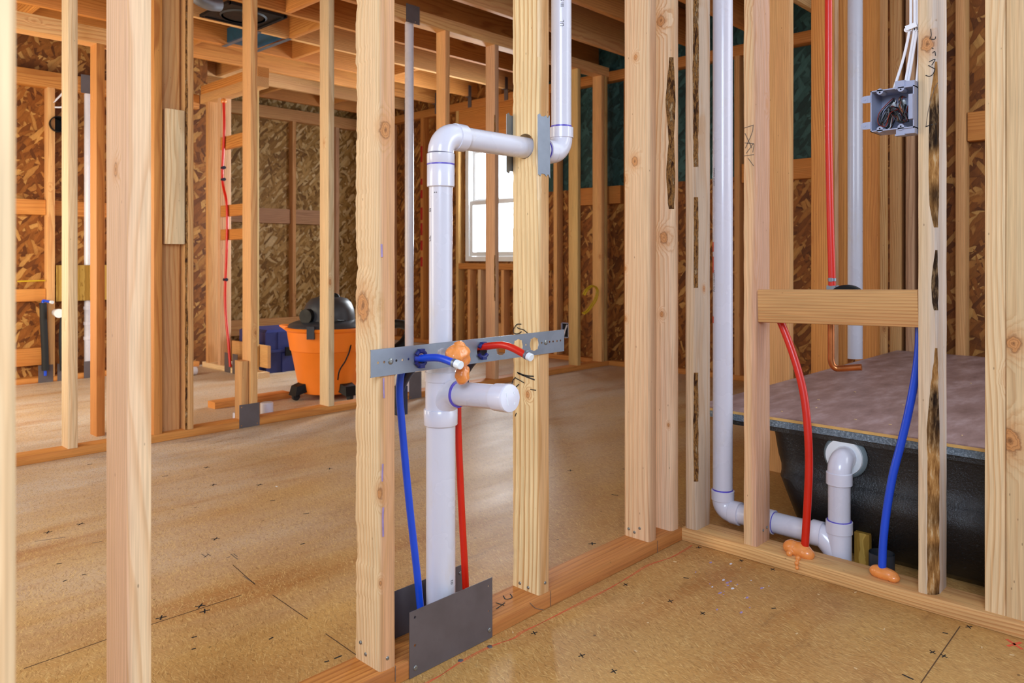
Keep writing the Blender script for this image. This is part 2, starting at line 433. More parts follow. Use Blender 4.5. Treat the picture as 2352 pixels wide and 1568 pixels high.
# ------------------------------------------------------------------ mesh helpers
class MB:
    def __init__(s): s.v = []; s.f = []; s.mi = []

    def add(s, vs, fs, mi=0):
        o = len(s.v); s.v += [Vector(v) for v in vs]
        s.f += [tuple(i + o for i in f) for f in fs]; s.mi += [mi] * len(fs)

    def box(s, x0, x1, y0, y1, z0, z1, mi=0, mat=None):
        vs = [Vector((x, y, z)) for z in (z0, z1) for y in (y0, y1) for x in (x0, x1)]
        if mat: vs = [mat @ v for v in vs]
        s.add(vs, [(0, 2, 3, 1), (4, 5, 7, 6), (0, 1, 5, 4), (2, 6, 7, 3), (0, 4, 6, 2), (1, 3, 7, 5)], mi)

    def tube(s, pts, r, n=16, mi=0, caps=True, inner=None):
        P = [Vector(p) for p in pts]; N = len(P)
        R = [r] * N if not hasattr(r, '__len__') else r
        T = [(P[min(i + 1, N - 1)] - P[max(i - 1, 0)]).normalized() for i in range(N)]
        up = Vector((0, 0, 1)) if abs(T[0].z) < 0.9 else Vector((1, 0, 0))
        u = T[0].cross(up).normalized(); rings = []
        for i in range(N):
            u = (u - T[i] * u.dot(T[i])).normalized(); w = T[i].cross(u)
            rings.append([P[i] + (u * cos(a) + w * sin(a)) * R[i] for a in (2 * pi * k / n for k in range(n))])
        vs = [v for q in rings for v in q]; fs = []
        for i in range(N - 1):
            for k in range(n):
                a, b = i * n + k, i * n + (k + 1) % n
                fs.append((a, b, b + n, a + n))
        if caps:
            fs.append(tuple(reversed(range(n)))); fs.append(tuple(range((N - 1) * n, N * n)))
        s.add(vs, fs, mi)

    def cyl(s, a, b, r, n=24, mi=0, caps=True): s.tube([a, b], r, n, mi, caps)

    def lathe(s, prof, n=32, mi=0, mat=None, cap=True):
        vs = [Vector((r * cos(2 * pi * k / n), r * sin(2 * pi * k / n), z)) for (r, z) in prof for k in range(n)]
        if mat: vs = [mat @ v for v in vs]
        fs = []
        for i in range(len(prof) - 1):
            for k in range(n):
                a, b = i * n + k, i * n + (k + 1) % n
                fs.append((a, b, b + n, a + n))
        if cap:
            fs.append(tuple(reversed(range(n)))); fs.append(tuple(range((len(prof) - 1) * n, len(prof) * n)))
        s.add(vs, fs, mi)

    def strip(s, pts, w, nrm, mi=0, th=0.0006):
        """a thin flat stroke of width w that follows pts on a face with normal nrm"""
        P = [Vector(p) for p in pts]; nrm = Vector(nrm); L = []
        for i, p in enumerate(P):
            t = (P[min(i + 1, len(P) - 1)] - P[max(i - 1, 0)]).normalized()
            sd = t.cross(nrm).normalized() * w * 0.5
            L.append((p + sd, p - sd))
        vs = []; fs = []
        for a, b in L: vs += [a, b, a + nrm * th, b + nrm * th]
        for i in range(len(P) - 1):
            k = 4 * i; m = k + 4
            fs += [(k + 2, m + 2, m + 3, k + 3), (k, m, m + 2, k + 2), (k + 1, k + 3, m + 3, m + 1), (k, k + 1, m + 1, m)]
        fs += [(0, 2, 3, 1), (4 * len(P) - 4, 4 * len(P) - 3, 4 * len(P) - 1, 4 * len(P) - 2)]
        s.add(vs, fs, mi)

    def obj(s, name, mats, parent=None, loc=None, smooth=35, origin=None):
        me = bpy.data.meshes.new(name)
        org = Vector(origin) if origin is not None else None
        vs = [v - org for v in s.v] if org is not None else s.v
        me.from_pydata([tuple(v) for v in vs], [], s.f)
        for m in (mats if isinstance(mats, (list, tuple)) else [mats]): me.materials.append(M[m] if isinstance(m, str) else m)
        me.polygons.foreach_set('material_index', s.mi)
        bm = bmesh.new(); bm.from_mesh(me); bmesh.ops.recalc_face_normals(bm, faces=bm.faces); bm.to_mesh(me); bm.free()
        if smooth:
            me.polygons.foreach_set('use_smooth', [True] * len(me.polygons))
            me.set_sharp_from_angle(angle=radians(smooth))
        o = bpy.data.objects.new(name, me); COL.objects.link(o)
        if org is not None: o.location = org
        if loc is not None: o.location = loc
        if parent is not None:
            o.parent = parent
            o.matrix_parent_inverse = parent.matrix_basis.inverted()
        return o


def tag(o, label=None, cat=None, group=None, kind=None):
    for k, v in (('label', label), ('category', cat), ('group', group), ('kind', kind)):
        if v: o[k] = v
    return o


def thing(name, label, cat, loc, group=None):
    o = bpy.data.objects.new(name, None); COL.objects.link(o)
    o.empty_display_size = 0.05; o.location = loc
    return tag(o, label, cat, group)


def catmull(pts, n=8):
    P = [Vector(p) for p in pts]; P = [P[0] * 2 - P[1]] + P + [P[-1] * 2 - P[-2]]; out = []
    for i in range(1, len(P) - 2):
        p0, p1, p2, p3 = P[i - 1:i + 3]
        for k in range(n):
            t = k / n
            out.append(0.5 * ((2 * p1) + (p2 - p0) * t + (2 * p0 - 5 * p1 + 4 * p2 - p3) * t * t + (3 * p1 - p0 - 3 * p2 + p3) * t ** 3))
    out.append(P[-2]); return out


def arc(c, a, b, r, n=10):
    """quarter bend: from c + a*r to c + b*r (a, b unit vectors) about the centre of curvature"""
    c, a, b = Vector(c), Vector(a), Vector(b)
    return [c + a * r * cos(t) + b * r * sin(t) for t in (pi / 2 * k / n for k in range(n + 1))]


def lumber(name, label, x, y, z, mat='pine', axis='Z', cat='stud', group=None, wane=(), bow=0.0, rough=0.0006,
           ch=0.0035, parent=None, barkmat='bark', tilt=0.0, seed=None, ragged=()):
    """one sawn board with eased edges; wane = [(corner, fn(t) -> extra bevel)] where bark still shows"""
    x0, x1 = x; y0, y1 = y; z0, z1 = z
    if axis == 'Z': w, t, L = x1 - x0, y1 - y0, z1 - z0; org = ((x0 + x1) / 2, (y0 + y1) / 2, z0); rot = (0, 0, 0)
    elif axis == 'X': w, t, L = z1 - z0, y1 - y0, x1 - x0; org = (x0, (y0 + y1) / 2, (z0 + z1) / 2); rot = (0, pi / 2, 0)
    else: w, t, L = x1 - x0, z1 - z0, y1 - y0; org = ((x0 + x1) / 2, y0, (z0 + z1) / 2); rot = (-pi / 2, 0, 0)
    rn = random.Random(seed if seed is not None else hash((round(x0, 3), round(y0, 3), round(z0, 3))) & 0xffff)
    sd = rn.random() * 50
    rag = dict(ragged); fine = bool(wane) or rough > 0.001 or bool(ragged)
    n = max(2, int(L / (0.008 if rag else 0.018 if fine else 0.12)))
    corners = ((-1, -1), (1, -1), (1, 1), (-1, 1))
    m = MB(); per = 12; vs = []; fs = []; mi = []
    wd = dict(wane); C = []
    for i in range(n + 1):
        zz = L * i / n; tt = i / n
        bx = bow * sin(pi * tt)
        row = []
        for k, (sx, sy) in enumerate(corners):
            c = ch
            if k in wd: c = ch + max(0.0, wd[k](zz))
            row.append(c)
            jx = rough * noise.noise((sd + k * 7, zz * 14, 1.3)); jy = rough * noise.noise((sd + k * 7, zz * 14, 8.7))
            if k in wd and c > ch + 0.002:
                jx += 0.0016 * noise.noise((sd, zz * 60, 4.4)); jy += 0.0016 * noise.noise((sd, zz * 60, 2.2))
            if k in rag:
                q_ = 0.25 * noise.noise((sd, zz * 9, 6.1)) + 0.5 * noise.noise((sd, zz * 40, 3.1)) + 0.5 * noise.noise((sd, zz * 95, 5.5)) + 0.5 * (noise.noise((sd, zz * 7, 9.9)) > 0.2)
                jx -= sx * rag[k] * max(0, q_); jy -= sy * rag[k] * max(0, q_) * 0.4
            hx, hy = w / 2, t / 2
            a = (sx * hx, sy * (hy - c)); b = (sx * (hx - c), sy * hy)
            f = 0.29 if c < 0.006 else 0.40
            mid = (sx * (hx - c * f), sy * (hy - c * f))
            tri = [a, mid, b] if sx * sy > 0 else [b, mid, a]
            for q in tri: vs.append((q[0] + jx + bx, q[1] + jy, zz))
        C.append(row)
    for i in range(n):
        for j in range(per):
            a, b = i * per + j, i * per + (j + 1) % per
            fs.append((a, b, b + per, a + per))
            k = j // 3
            mi.append(1 if (k in wd and j % 3 < 2 and C[i][k] > ch + 0.0014) else 0)
    fs.append(tuple(reversed(range(per)))); mi.append(0)
    fs.append(tuple(range(n * per, (n + 1) * per))); mi.append(0)
    m.v = [Vector(v) for v in vs]; m.f = fs; m.mi = mi
    o = m.obj(name, [mat, barkmat] if wane else [mat], smooth=40)
    o.location = org; o.rotation_euler = rot
    if tilt: o.rotation_euler[0] += tilt
    if label: tag(o, label, cat, group)
    if parent is not None:
        o.parent = parent; o.matrix_parent_inverse = parent.matrix_basis.inverted()
    return o


def part_of(o, parent):
    bpy.context.view_layer.update()
    o.parent = parent; o.matrix_parent_inverse = parent.matrix_world.inverted(); return o


def screws(parent, pts, nrm, r=0.005, mat='screw', name='screw'):
    bpy.context.view_layer.update()
    for p in pts:
        p = Vector(p); nn = Vector(nrm); m = MB()
        q = nn.to_track_quat('Z', 'Y').to_matrix().to_4x4(); q.translation = p
        m.lathe([(r, -0.001), (r, 0.0006), (r * 0.8, 0.0016), (r * 0.45, 0.0019), (r * 0.4, 0.0012), (0.0002, 0.0012)], 14, mat=q)
        o = m.obj(name, mat, origin=p); part_of(o, parent)


def strokes(name, parent, lines, w, nrm, mat='ink', label=None):
    m = MB()
    for ln in lines: m.strip(catmull(ln, 5) if len(ln) > 2 else ln, w, nrm)
    o = m.obj(name, mat, smooth=0, origin=m.v[0]); part_of(o, parent)
    if label: o['label'] = label
    return o


def structure(o): o['kind'] = 'structure'; return o


# ------------------------------------------------------------------ floor and shell
YA0, YA1 = 1.215, 1.304           # the near stud wall
XB0, XB1 = 2.022, 2.111           # the stud wall in front of the tub
YC0, YC1 = 3.60, 3.689            # the stud wall across the next room
XE = 4.90                         # far wall studs; sheathing outside them
TOP = 2.28                        # underside of the top plates
m = MB(); m.box(-1.6, 5.1, -1.6, 7.2, -0.03, 0.0)
floor = structure(m.obj('floor', 'floor', smooth=0))


def panel(name, mat, p0, ux, uy, w, h, th, label=None):
    """board whose local XY is its face"""
    m = MB(); m.box(0, w, 0, h, 0, th)
    o = m.obj(name, mat, smooth=0)
    ux, uy = Vector(ux), Vector(uy); uz = ux.cross(uy)
    R = Matrix((ux, uy, uz)).transposed().to_4x4(); R.translation = Vector(p0)
    o.matrix_world = R
    structure(o)
    if label: o['label'] = label
    return o


# far wall that carries the window (X = 4.99): sheets round the window opening, green sheets higher up nearer the camera
WY0, WY1, WZ0, WZ1 = 4.35, 5.30, 0.82, 1.92
def far_x(name, mat, ya, yb, za, zb): return panel(name, mat, (4.99, yb, za), (0, -1, 0), (0, 0, 1), yb - ya, zb - za, 0.012)
far_x('wall_far', 'osb', WY1, 7.1, 0, 2.62)
far_x('wall_far.001', 'osb', WY0, WY1, 0, WZ0)
far_x('wall_far.002', 'osb', WY0, WY1, WZ1, 2.62)
far_x('wall_far.003', 'osb', 1.30, WY0, 0, 1.42)
far_x('wall_far.004', 'osb_teal', 1.30, WY0, 1.42, 2.62)
panel('wall_back', 'osb_grey', (2.70, 7.09, 0), (1, 0, 0), (0, 0, 1), 2.35, 2.62, 0.012)
panel('wall_back.001', 'osb', (0.3, 5.99, 0), (1, 0, 0), (0, 0, 1), 2.44, 2.62, 0.012)
panel('wall_tub_side', 'osb', (4.29, 1.40, 0), (0, -1, 0), (0, 0, 1), 2.2, 2.62, 0.012)
# deck above the joists
m = MB(); m.box(-0.2, 5.1, 1.5, 7.2, 2.60, 2.63); structure(m.obj('ceiling', 'dark_sub', smooth=0))

# ------------------------------------------------------------------ near stud wall
sillA = lumber('bottom_plate', 'long orange bottom plate under the pipe wall in the foreground', (-0.25, 2.018), (YA0 - 0.004, YA1), (0, 0.038), 'plate', 'X', 'wall plate')
lumber('top_plate', 'top plate over the foreground pipe wall', (-0.25, 2.1), (YA0, YA1), (TOP, TOP + 0.076), 'fir', 'X', 'wall plate')


def Kn(u, v, plane, val, o):      # a knot at a photo point, in the local frame of a board at origin o
    p = (ony if plane == 'y' else onx)(u, v, val)
    return (p.x - o[0], p.y - o[1], p.z - o[2])


XS1 = (0.903, 0.942)
o1 = (sum(XS1) / 2, (YA0 + YA1) / 2, 0.038)
k1 = [Kn(885, 297, 'y', YA0, o1) + (0.012,), Kn(833, 703, 'x', XS1[0], o1) + (0.020,), Kn(870, 1135, 'y', YA0, o1) + (0.010,),
      Kn(873, 1342, 'y', YA0, o1) + (0.005,)]
M['stud1'] = wood('near_stud_lumber', *PINE, knots=k1, knotty=False, ring=120, face_shade=(0.034, -0.085, 0.066, lin((208, 154, 112))))
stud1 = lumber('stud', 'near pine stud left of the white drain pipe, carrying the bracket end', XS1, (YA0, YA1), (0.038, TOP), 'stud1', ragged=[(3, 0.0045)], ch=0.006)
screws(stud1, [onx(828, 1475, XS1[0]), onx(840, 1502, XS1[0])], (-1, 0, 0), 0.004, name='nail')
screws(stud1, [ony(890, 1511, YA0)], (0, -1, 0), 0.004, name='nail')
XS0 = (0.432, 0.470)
M['stud0'] = wood('straight_grain_lumber', lin((232, 206, 168)), lin((200, 150, 96)), lin((226, 184, 150)), knots=[(-0.019, 0.0, 0.95, 0.008)], knotty=False, ring=150, face_shade=(-0.062, 0.004, 0.066, lin((214, 168, 134))))
lumber('stud', 'straight-grained stud running off the bottom of the photo, left of the pipe wall opening', XS0, (YA0, YA1), (0.038, TOP), 'stud0', ch=0.005)
XS2 = (1.371, 1.410)
o2 = (sum(XS2) / 2, (YA0 + YA1) / 2, 0.038)
M['stud2'] = wood('wide_grain_lumber', lin((230, 204, 156)), lin((186, 134, 76)), lin((222, 184, 132)), knots=[Kn(1212, 906, 'x', XS2[0], o2) + (0.006,)], knotty=False, ring=70, contrast=1.25, face_shade=(0.034, -0.085, 0.064, lin((206, 158, 108))))
stud2 = lumber('stud', 'wide-grained stud with black handwriting, bored through by the white crossover pipe', XS2, (YA0, YA1), (0.038, TOP), 'stud2', ragged=[(3, 0.0025)], ch=0.005,
               wane=[(0, lambda z: 0.008 * max(0, noise.noise((3.1, z * 2.6, 0.2)) + 0.05 * noise.noise((1, z * 30, 3)) - 0.12) * 3)], barkmat='pine', seed=5)
screws(stud2, [onx(1194, 1339, XS2[0]), onx(1213, 1349, XS2[0])], (-1, 0, 0), 0.004, name='nail')
screws(stud2, [ony(1252, 1338, YA0)], (0, -1, 0), 0.004, name='nail')
XS3 = (1.846, 1.886)
o3 = (sum(XS3) / 2, (YA0 + YA1) / 2, 0.038)
k3 = [Kn(1458, 370, 'x', XS3[0], o3) + (0.010,), Kn(1460, 132, 'x', XS3[0], o3) + (0.006,), Kn(1435, 617, 'x', XS3[0], o3) + (0.005,), Kn(1436, 731, 'x', XS3[0], o3) + (0.005,), Kn(1432, 412, 'x', XS3[0], o3) + (0.008,)]
M['stud3'] = wood('pinkish_lumber', lin((233, 200, 160)), lin((206, 146, 96)), lin((230, 188, 152)), knots=k3, knotty=False, ring=75, face_shade=(0.034, -0.085, 0.062, lin((222, 178, 140))))
stud3 = lumber('stud', 'pinkish stud with three nails at its foot, right of the open doorway view', XS3, (YA0, YA1), (0.038, TOP), 'stud3', ch=0.006)
screws(stud3, [onx(1444, 1214, XS3[0]), onx(1457, 1222, XS3[0]), onx(1469, 1213, XS3[0])], (-1, 0, 0), 0.0042, name='nail')
XS4 = (1.966, 2.010)
o4 = (sum(XS4) / 2, (YA0 + YA1) / 2, 0.038)
k4 = [Kn(1518, 48, 'x', XS4[0], o4) + (0.012,), Kn(1525, 546, 'x', XS4[0], o4) + (0.013,), Kn(1520, 722, 'x', XS4[0], o4) + (0.006,), Kn(1535, 976, 'x', XS4[0], o4) + (0.004,)]
M['stud4'] = wood('corner_lumber', lin((230, 198, 160)), lin((204, 152, 104)), lin((226, 186, 162)), knots=k4, knotty=False, ring=85)
lumber('stud', 'pipe wall end stud tight in the corner, orange bark streak near its top', XS4, (YA0, YA1), (0.038, TOP), 'stud4', ch=0.009,
       wane=[(0, lambda z: 0.013 * max(0, 1 - abs(z - 1.28) / 0.12) ** 0.8 + 0.011 * max(0, 1 - abs(z - 1.06) / 0.12) ** 0.8 + 0.007 * max(0, 1 - abs(z - 0.72) / 0.06) ** 0.8 * max(0, noise.noise((9.3, z * 5, 0.4)) if z > 0.75 else 0))], seed=3)
# blurred post right beside the camera
lumber('stud', 'blurred pale post at the left edge of the photo, nearest of all', (0.127, 0.165), (0.690, 0.779), (0, TOP), 'pine', ch=0.006)

# ------------------------------------------------------------------ stud wall in front of the tub
sillB = lumber('bottom_plate', 'pale bottom plate in front of the bathtub, dotted with orange foam', (XB0 - 0.006, XB1), (-0.6, YA0 - 0.004), (0, 0.038), 'fir', 'Y', 'wall plate')
lumber('top_plate', 'top plate over the bathtub wall', (XB0, XB1), (-0.6, YA0), (TOP, TOP + 0.076), 'fir', 'Y', 'wall plate')
M['corner'] = wood('corner_bark_lumber', lin((226, 196, 158)), lin((190, 146, 100)), lin((214, 190, 168)), knots=[(0.0, -0.02, 0.72, 0.006)], knotty=False, ring=95, face_shade=(0.02, -0.062, 0.080, lin((200, 178, 156))))
lumber('stud', 'corner stud with a bark-covered edge and dark stains, left of the white riser pipe', (XB0 + 0.002, XB1), (1.166, 1.208), (0.038, TOP), 'corner', ch=0.008,
       wane=[(0, lambda z: 0.011 * max(0, noise.noise((6.3, z * 2.5, 0.4)) + 0.28 + 0.12 * noise.noise((2.3, z * 16, 0.4))) * min(1, max(0.4, (z - 0.2))))], barkmat='bark', seed=9)
M['studb1'] = wood('pencil_marked_lumber', lin((228, 196, 148)), lin((196, 140, 90)), lin((214, 164, 132)), ring=150, face_shade=(0.02, -0.062, 0.082, lin((204, 158, 132))))
studB1 = lumber('stud', 'stud with pencilled crosses, carrying the left end of the shower valve block', (XB0 + 0.002, XB1), (0.977, 1.017), (0.038, TOP), 'studb1', ch=0.005, rough=0.0015)
screws(studB1, [Vector((2.065, 0.977, 0.075)), Vector((2.088, 0.977, 0.078))], (0, -1, 0), 0.004, name='nail')
M['studb2'] = wood('wane_edge_lumber', lin((232, 204, 164)), lin((206, 164, 112)), lin((214, 196, 180)), knots=[(-0.044, 0.0, 1.33, 0.014)], knotty=False, ring=70, contrast=0.8, face_shade=(0.02, -0.062, 0.084, lin((208, 194, 184))))


def wane_right(z):
    a = noise.noise((2.2, z * 3.1, 0.9)) * 0.006
    if z > 1.28: return 0
    if 0.86 < z <= 1.28: return min(1, (1.28 - z) * 12) * min(1, (z - 0.86) * 12) * (0.012 + a)
    if 0.66 < z < 0.83: return min(1, (0.83 - z) * 14) * min(1, (z - 0.66) * 14) * (0.011 + a)
    if z < 0.60: return min(1, (0.60 - z) * 5) * (0.017 + a)
    return 0


studB2 = lumber('stud', 'pale stud with a blackened bark edge, right of the blue pipe and electrical box', (XB0 + 0.002, XB1), (0.520, 0.562), (0.038, TOP), 'studb2', ch=0.004,
                wane=[(0, wane_right)], barkmat='bark_dark', seed=21)
lumber('stud', 'left of two studs nailed together at the right edge of the photo', (XB0 + 0.002, XB1), (0.380, 0.421), (0.038, TOP), 'pine', ch=0.003)
M['studb4'] = wood('big_knot_lumber', lin((232, 204, 158)), lin((204, 156, 104)), lin((226, 190, 144)), knots=[(-0.044, 0.012, 0.40, 0.020), (-0.044, 0.005, 0.62, 0.014)], knotty=False, ring=70)
lumber('stud', 'right of two studs nailed together, with a big knot, cut by the right edge', (XB0 + 0.002, XB1), (0.338, 0.379), (0.038, TOP), 'studb4', ch=0.003)
blk = lumber('blocking', 'horizontal wooden block behind which the shower valve hangs', (2.029, 2.067), (0.563, 0.976), (0.681, 0.773), 'fir', 'Y', 'blocking', ch=0.004, tilt=-0.028)

# ------------------------------------------------------------------ next room: stud wall C
lumber('bottom_plate', 'orange bottom plate running across behind the pipe wall to the far corner', (0.55, 4.9), (YC0, YC1), (0, 0.038), 'orange', 'X', 'wall plate')
lumber('top_plate', 'doubled top plate over the middle stud wall', (2.70, 4.9), (YC0, YC1), (TOP, TOP + 0.076), 'fir', 'X', 'wall plate')
CS = [(1.083, 'pale stud at far left in front of the black insulated pipes', 'pine'),
      (1.911, 'stud beside the copper stub, left of the orange vacuum', 'fir'),
      (2.365, 'stud standing in front of the orange vacuum bin', 'pine'),
      (2.775, 'stud mostly hidden behind the near stud with the bracket', 'fir'),
      (3.215, 'stud behind the bend of the large white pipe', 'fir'),
      (3.655, 'dark-streaked stud in front of the daylit window', 'gray'),
      (4.095, 'stud hidden behind the handwritten stud', 'fir'),
      (4.540, 'yellowish stud right of the outlet box near the far corner', 'treated')]
for xr, lb, mt in CS:
    lumber('stud', lb, (xr - 0.038, xr), (YC0, YC1), (0.038, TOP), mt, group='studs of the middle wall',
           wane=[(0, lambda z: 0.008 * max(0, noise.noise((4.4, z * 3, 0.4))))] if xr == 3.655 else ())
lumber('stud', 'dark orange stud, left one of the cluster left of the yellow OSB opening', (1.40, 1.438), (YC0, YC1), (0.038, TOP), 'orange')
lumber('stud', 'short pale board nailed flat on the pinkish board in the stud cluster', (1.452, 1.541), (YC0 - 0.002, YC0 + 0.036), (0.916, 1.545), 'pine')
lumber('stud', 'tall flat pinkish board in the stud cluster, behind the short pale board', (1.445, 1.534), (YC0 + 0.040, YC0 + 0.078), (0.038, TOP), 'fir')
lumber('stud', 'bark-streaked right stud of the cluster', (1.545, 1.583), (YC0 - 0.002, YC1), (0.038, TOP), 'fir', wane=[(0, lambda z: 0.004 + 0.006 * max(0, noise.noise((7.7, z * 4, 0.1)) + 0.2))], seed=12)
lumber('stud', 'reddish stud in the far corner behind the yellow cable loop', (4.80, 4.838), (YC0, YC1), (0.038, TOP), 'fir')
lumber('stud', 'wavy-edged pale stud in the far corner', (4.842, 4.880), (YC0, YC1), (0.038, TOP), 'treated')
lumber('trimmer_block', 'short upright block beside the stud over the copper stub', (1.832, 1.870), (YC0 + 0.015, YC1), (0.038, 0.331), 'fir', cat='blocking')
lumber('stud', 'stud under the dropped beam at far left', (1.262, 1.300), (3.93, 4.019), (0.0, 1.872), 'orange')
lumber('dropped_beam', 'pinkish dropped beam over the far-left opening', (0.4, 1.70), (3.93, 4.019), (1.872, 1.95), 'fir', 'X', 'beam')
lumber('loose_board', 'loose board lying on the floor left of the vacuum', (1.95, 2.42), (4.16, 4.25), (0, 0.038), 'orange', 'X', 'board')

# far walls: window wall studs (X = 4.9), its plates, blocking
lumber('bottom_plate', 'bottom plate of the far wall right of the window', (XE, 4.985), (1.40, 3.60), (0, 0.038), 'orange', 'Y', 'wall plate')
lumber('bottom_plate', 'bottom plate of the far wall under the window', (XE, 4.985), (3.69, 7.0), (0, 0.038), 'orange', 'Y', 'wall plate')
lumber('top_plate', 'top plate of the far wall', (XE, 4.985), (1.40, 7.0), (2.25, 2.326), 'orange', 'Y', 'wall plate')
FS = [(1.72, 'far wall stud seen behind the tub alcove studs', 'fir'), (2.53, 'far wall stud seen left of the pencilled stud', 'fir'),
      (3.15, 'brown far wall stud at the right of the doorway view', 'gray'), (3.46, 'orange far wall stud at the right of the doorway view', 'orange'),
      (3.998, 'far wall stud beside the outlet box', 'orange'), (4.18, 'far wall stud right of the window opening', 'fir'),
      (5.405, 'stud at the left side of the far window', 'treated'), (6.02, 'far wall stud with the red print beside it', 'orange'), (6.45, 'brown far wall stud left of the red print', 'gray')]
for y1, lb, mt in FS:
    lumber('stud', lb, (XE, 4.985), (y1 - 0.04, y1), (0.038, 2.25), mt, group='studs of the far window wall')
for i, (y1, lb) in enumerate(((5.24, 'left short stud under the window sill'), (5.10, 'second short stud under the window sill'), (4.80, 'third short stud under the window sill'), (4.50, 'short stud under the right part of the window sill'))):
    lumber('cripple_stud', lb, (XE, 4.985), (y1 - 0.038, y1), (0.038, 0.742), 'fir' if i != 1 else 'pine', group='short studs under the window')
lumber('sill_board', 'reddish rough sill board under the far window', (XE - 0.004, 4.985), (4.22, 5.36), (0.744, 0.80), 'orange', 'Y', 'sill')
lumber('header', 'wide timber header over the far window', (XE, 4.985), (4.22, 5.36), (1.93, 2.25), 'orange', 'Y', 'header')
lumber('blocking', 'orange block between far wall studs, under the green sheathing by the drain elbow', (XE + 0.01, 4.985), (3.50, 3.90), (1.28, 1.42), 'orange', 'Y', 'blocking')
lumber('blocking', 'orange block under the green sheathing behind the tub alcove', (XE + 0.01, 4.985), (1.74, 2.48), (1.37, 1.50), 'orange', 'Y', 'blocking')
lumber('blocking', 'short block at the foot of the far wall under the window', (XE + 0.02, 4.98), (4.82, 5.0), (0.10, 0.26), 'fir', 'Y', 'blocking')

# back wall (Y = 7.0)
lumber('bottom_plate', 'bottom plate of the weathered back wall', (2.75, 4.89), (7.0, 7.085), (0, 0.038), 'fir', 'X', 'wall plate')
lumber('top_plate', 'top plate of the weathered back wall', (2.75, 4.89), (7.0, 7.085), (2.25, 2.37), 'fir', 'X', 'wall plate')
lumber('stud', 'pinkish stud on the weathered back wall left of the vacuum', (4.10, 4.14), (7.0, 7.085), (0.038, 2.25), 'fir')
lumber('stud', 'stud at the left of the weathered back wall', (3.25, 3.29), (7.0, 7.085), (0.038, 2.25), 'orange')
lumber('stud', 'stud at the right of the weathered back wall behind the vacuum', (4.62, 4.66), (7.0, 7.085), (0.038, 2.25), 'gray')
lumber('blocking', 'grey horizontal block on the back wall, left of the pinkish stud', (3.295, 4.095), (7.04, 7.085), (1.20, 1.35), 'gray', 'X', 'blocking')
lumber('base_board', 'low horizontal board along the back wall behind the blue case', (3.30, 4.60), (6.975, 6.999), (0.10, 0.25), 'fir', 'X', 'board')

lumber('blocking', 'grey horizontal block on the back wall, right of the pinkish stud', (4.145, 4.615), (7.04, 7.085), (1.20, 1.35), 'gray', 'X', 'blocking')

# short partition with the red pipe (X = 2.65)
lumber('bottom_plate', 'pale bottom plate under the partition with the red pipe', (2.645, 2.735), (4.98, 5.86), (0, 0.04), 'pine', 'Y', 'wall plate')
lumber('top_plate', 'dropped top plate over the partition with the red pipe', (2.645, 2.735), (4.99, 5.895), (2.06, 2.13), 'fir', 'Y', 'wall plate')
lumber('dropped_beam', 'orange beam on top of the red pipe partition', (2.65, 2.735), (4.99, 5.895), (2.13, 2.20), 'orange', 'Y', 'beam')
for y1, lb, mt in ((5.80, 'left stud of the red pipe partition', 'fir'), (5.60, 'stud just left of the far red pipe', 'gray'), (5.20, 'yellow end post of the red pipe partition', 'treated')):
    lumber('stud', lb, (2.645, 2.735), (y1 - 0.04 - (0.03 if mt == 'treated' else 0), y1), (0.04, 2.06), mt, group='studs of the red pipe partition')
m_ = [(1.665, 1.76, 'upper orange block between the studs beside the far red pipe'), (1.16, 1.245, 'middle orange block between the studs beside the far red pipe'), (0.985, 1.065, 'lower orange block between the studs beside the far red pipe')]
for z0, z1, lb in m_: lumber('blocking', lb, (2.648, 2.686), (5.205, 5.556), (z0, z1), 'orange', 'Y', 'blocking')
lumber('base_board', 'low board behind the foot of the far red pipe', (2.74, 2.765), (5.02, 5.72), (0.06, 0.22), 'fir', 'Y', 'board')

# left back wall with the plumbing (Y = 5.9)
lumber('bottom_plate', 'bottom plate of the left plumbing wall', (0.4, 2.64), (5.90, 5.985), (0, 0.038), 'orange', 'X', 'wall plate')
lumber('top_plate', 'dropped top plate of the left plumbing wall', (0.4, 2.64), (5.90, 5.985), (2.02, 2.13), 'orange', 'X', 'wall plate')
for xr, lb, mt in ((1.632, 'stud between the two black insulated pipes', 'fir'), (2.10, 'stud right of the white pipe on the left plumbing wall', 'orange'), (2.56, 'stud at the right end of the left plumbing wall', 'fir'), (1.18, 'stud at the left end of the left plumbing wall', 'fir')):
    lumber('stud', lb, (xr - 0.045, xr), (5.90, 5.985), (0.038, 2.02), mt, group='studs of the left plumbing wall')
for (a, b, z0, z1, lb) in ((1.185, 1.583, 1.146, 1.25, 'long upper block of the left plumbing wall, left of the stud'), (1.636, 2.05, 1.146, 1.25, 'upper block behind the white pipe on the left plumbing wall'),
                           (2.105, 2.51, 1.146, 1.25, 'upper block right of the stud cluster on the left plumbing wall'),
                           (1.185, 1.583, 0.555, 0.64, 'block beside the first black insulated pipe'), (1.185, 1.583, 0.119, 0.236, 'low block at the left edge of the left plumbing wall'),
                           (2.105, 2.51, 0.119, 0.27, 'low block right of the stud cluster')):
    lumber('blocking', lb, (a, b), (5.975 if 'white pipe' in lb else 5.93, 5.989), (z0, z1), 'orange', 'X', 'blocking', group='blocks of the left plumbing wall')
m = MB(); m.box(1.64, 2.054, 5.896, 5.908, 0.55, 0.80); tag(m.obj('osb_board', 'osb_yellow', smooth=0, origin=(1.85, 5.912, 0.55)), 'yellow OSB panel across the left plumbing wall', 'board')

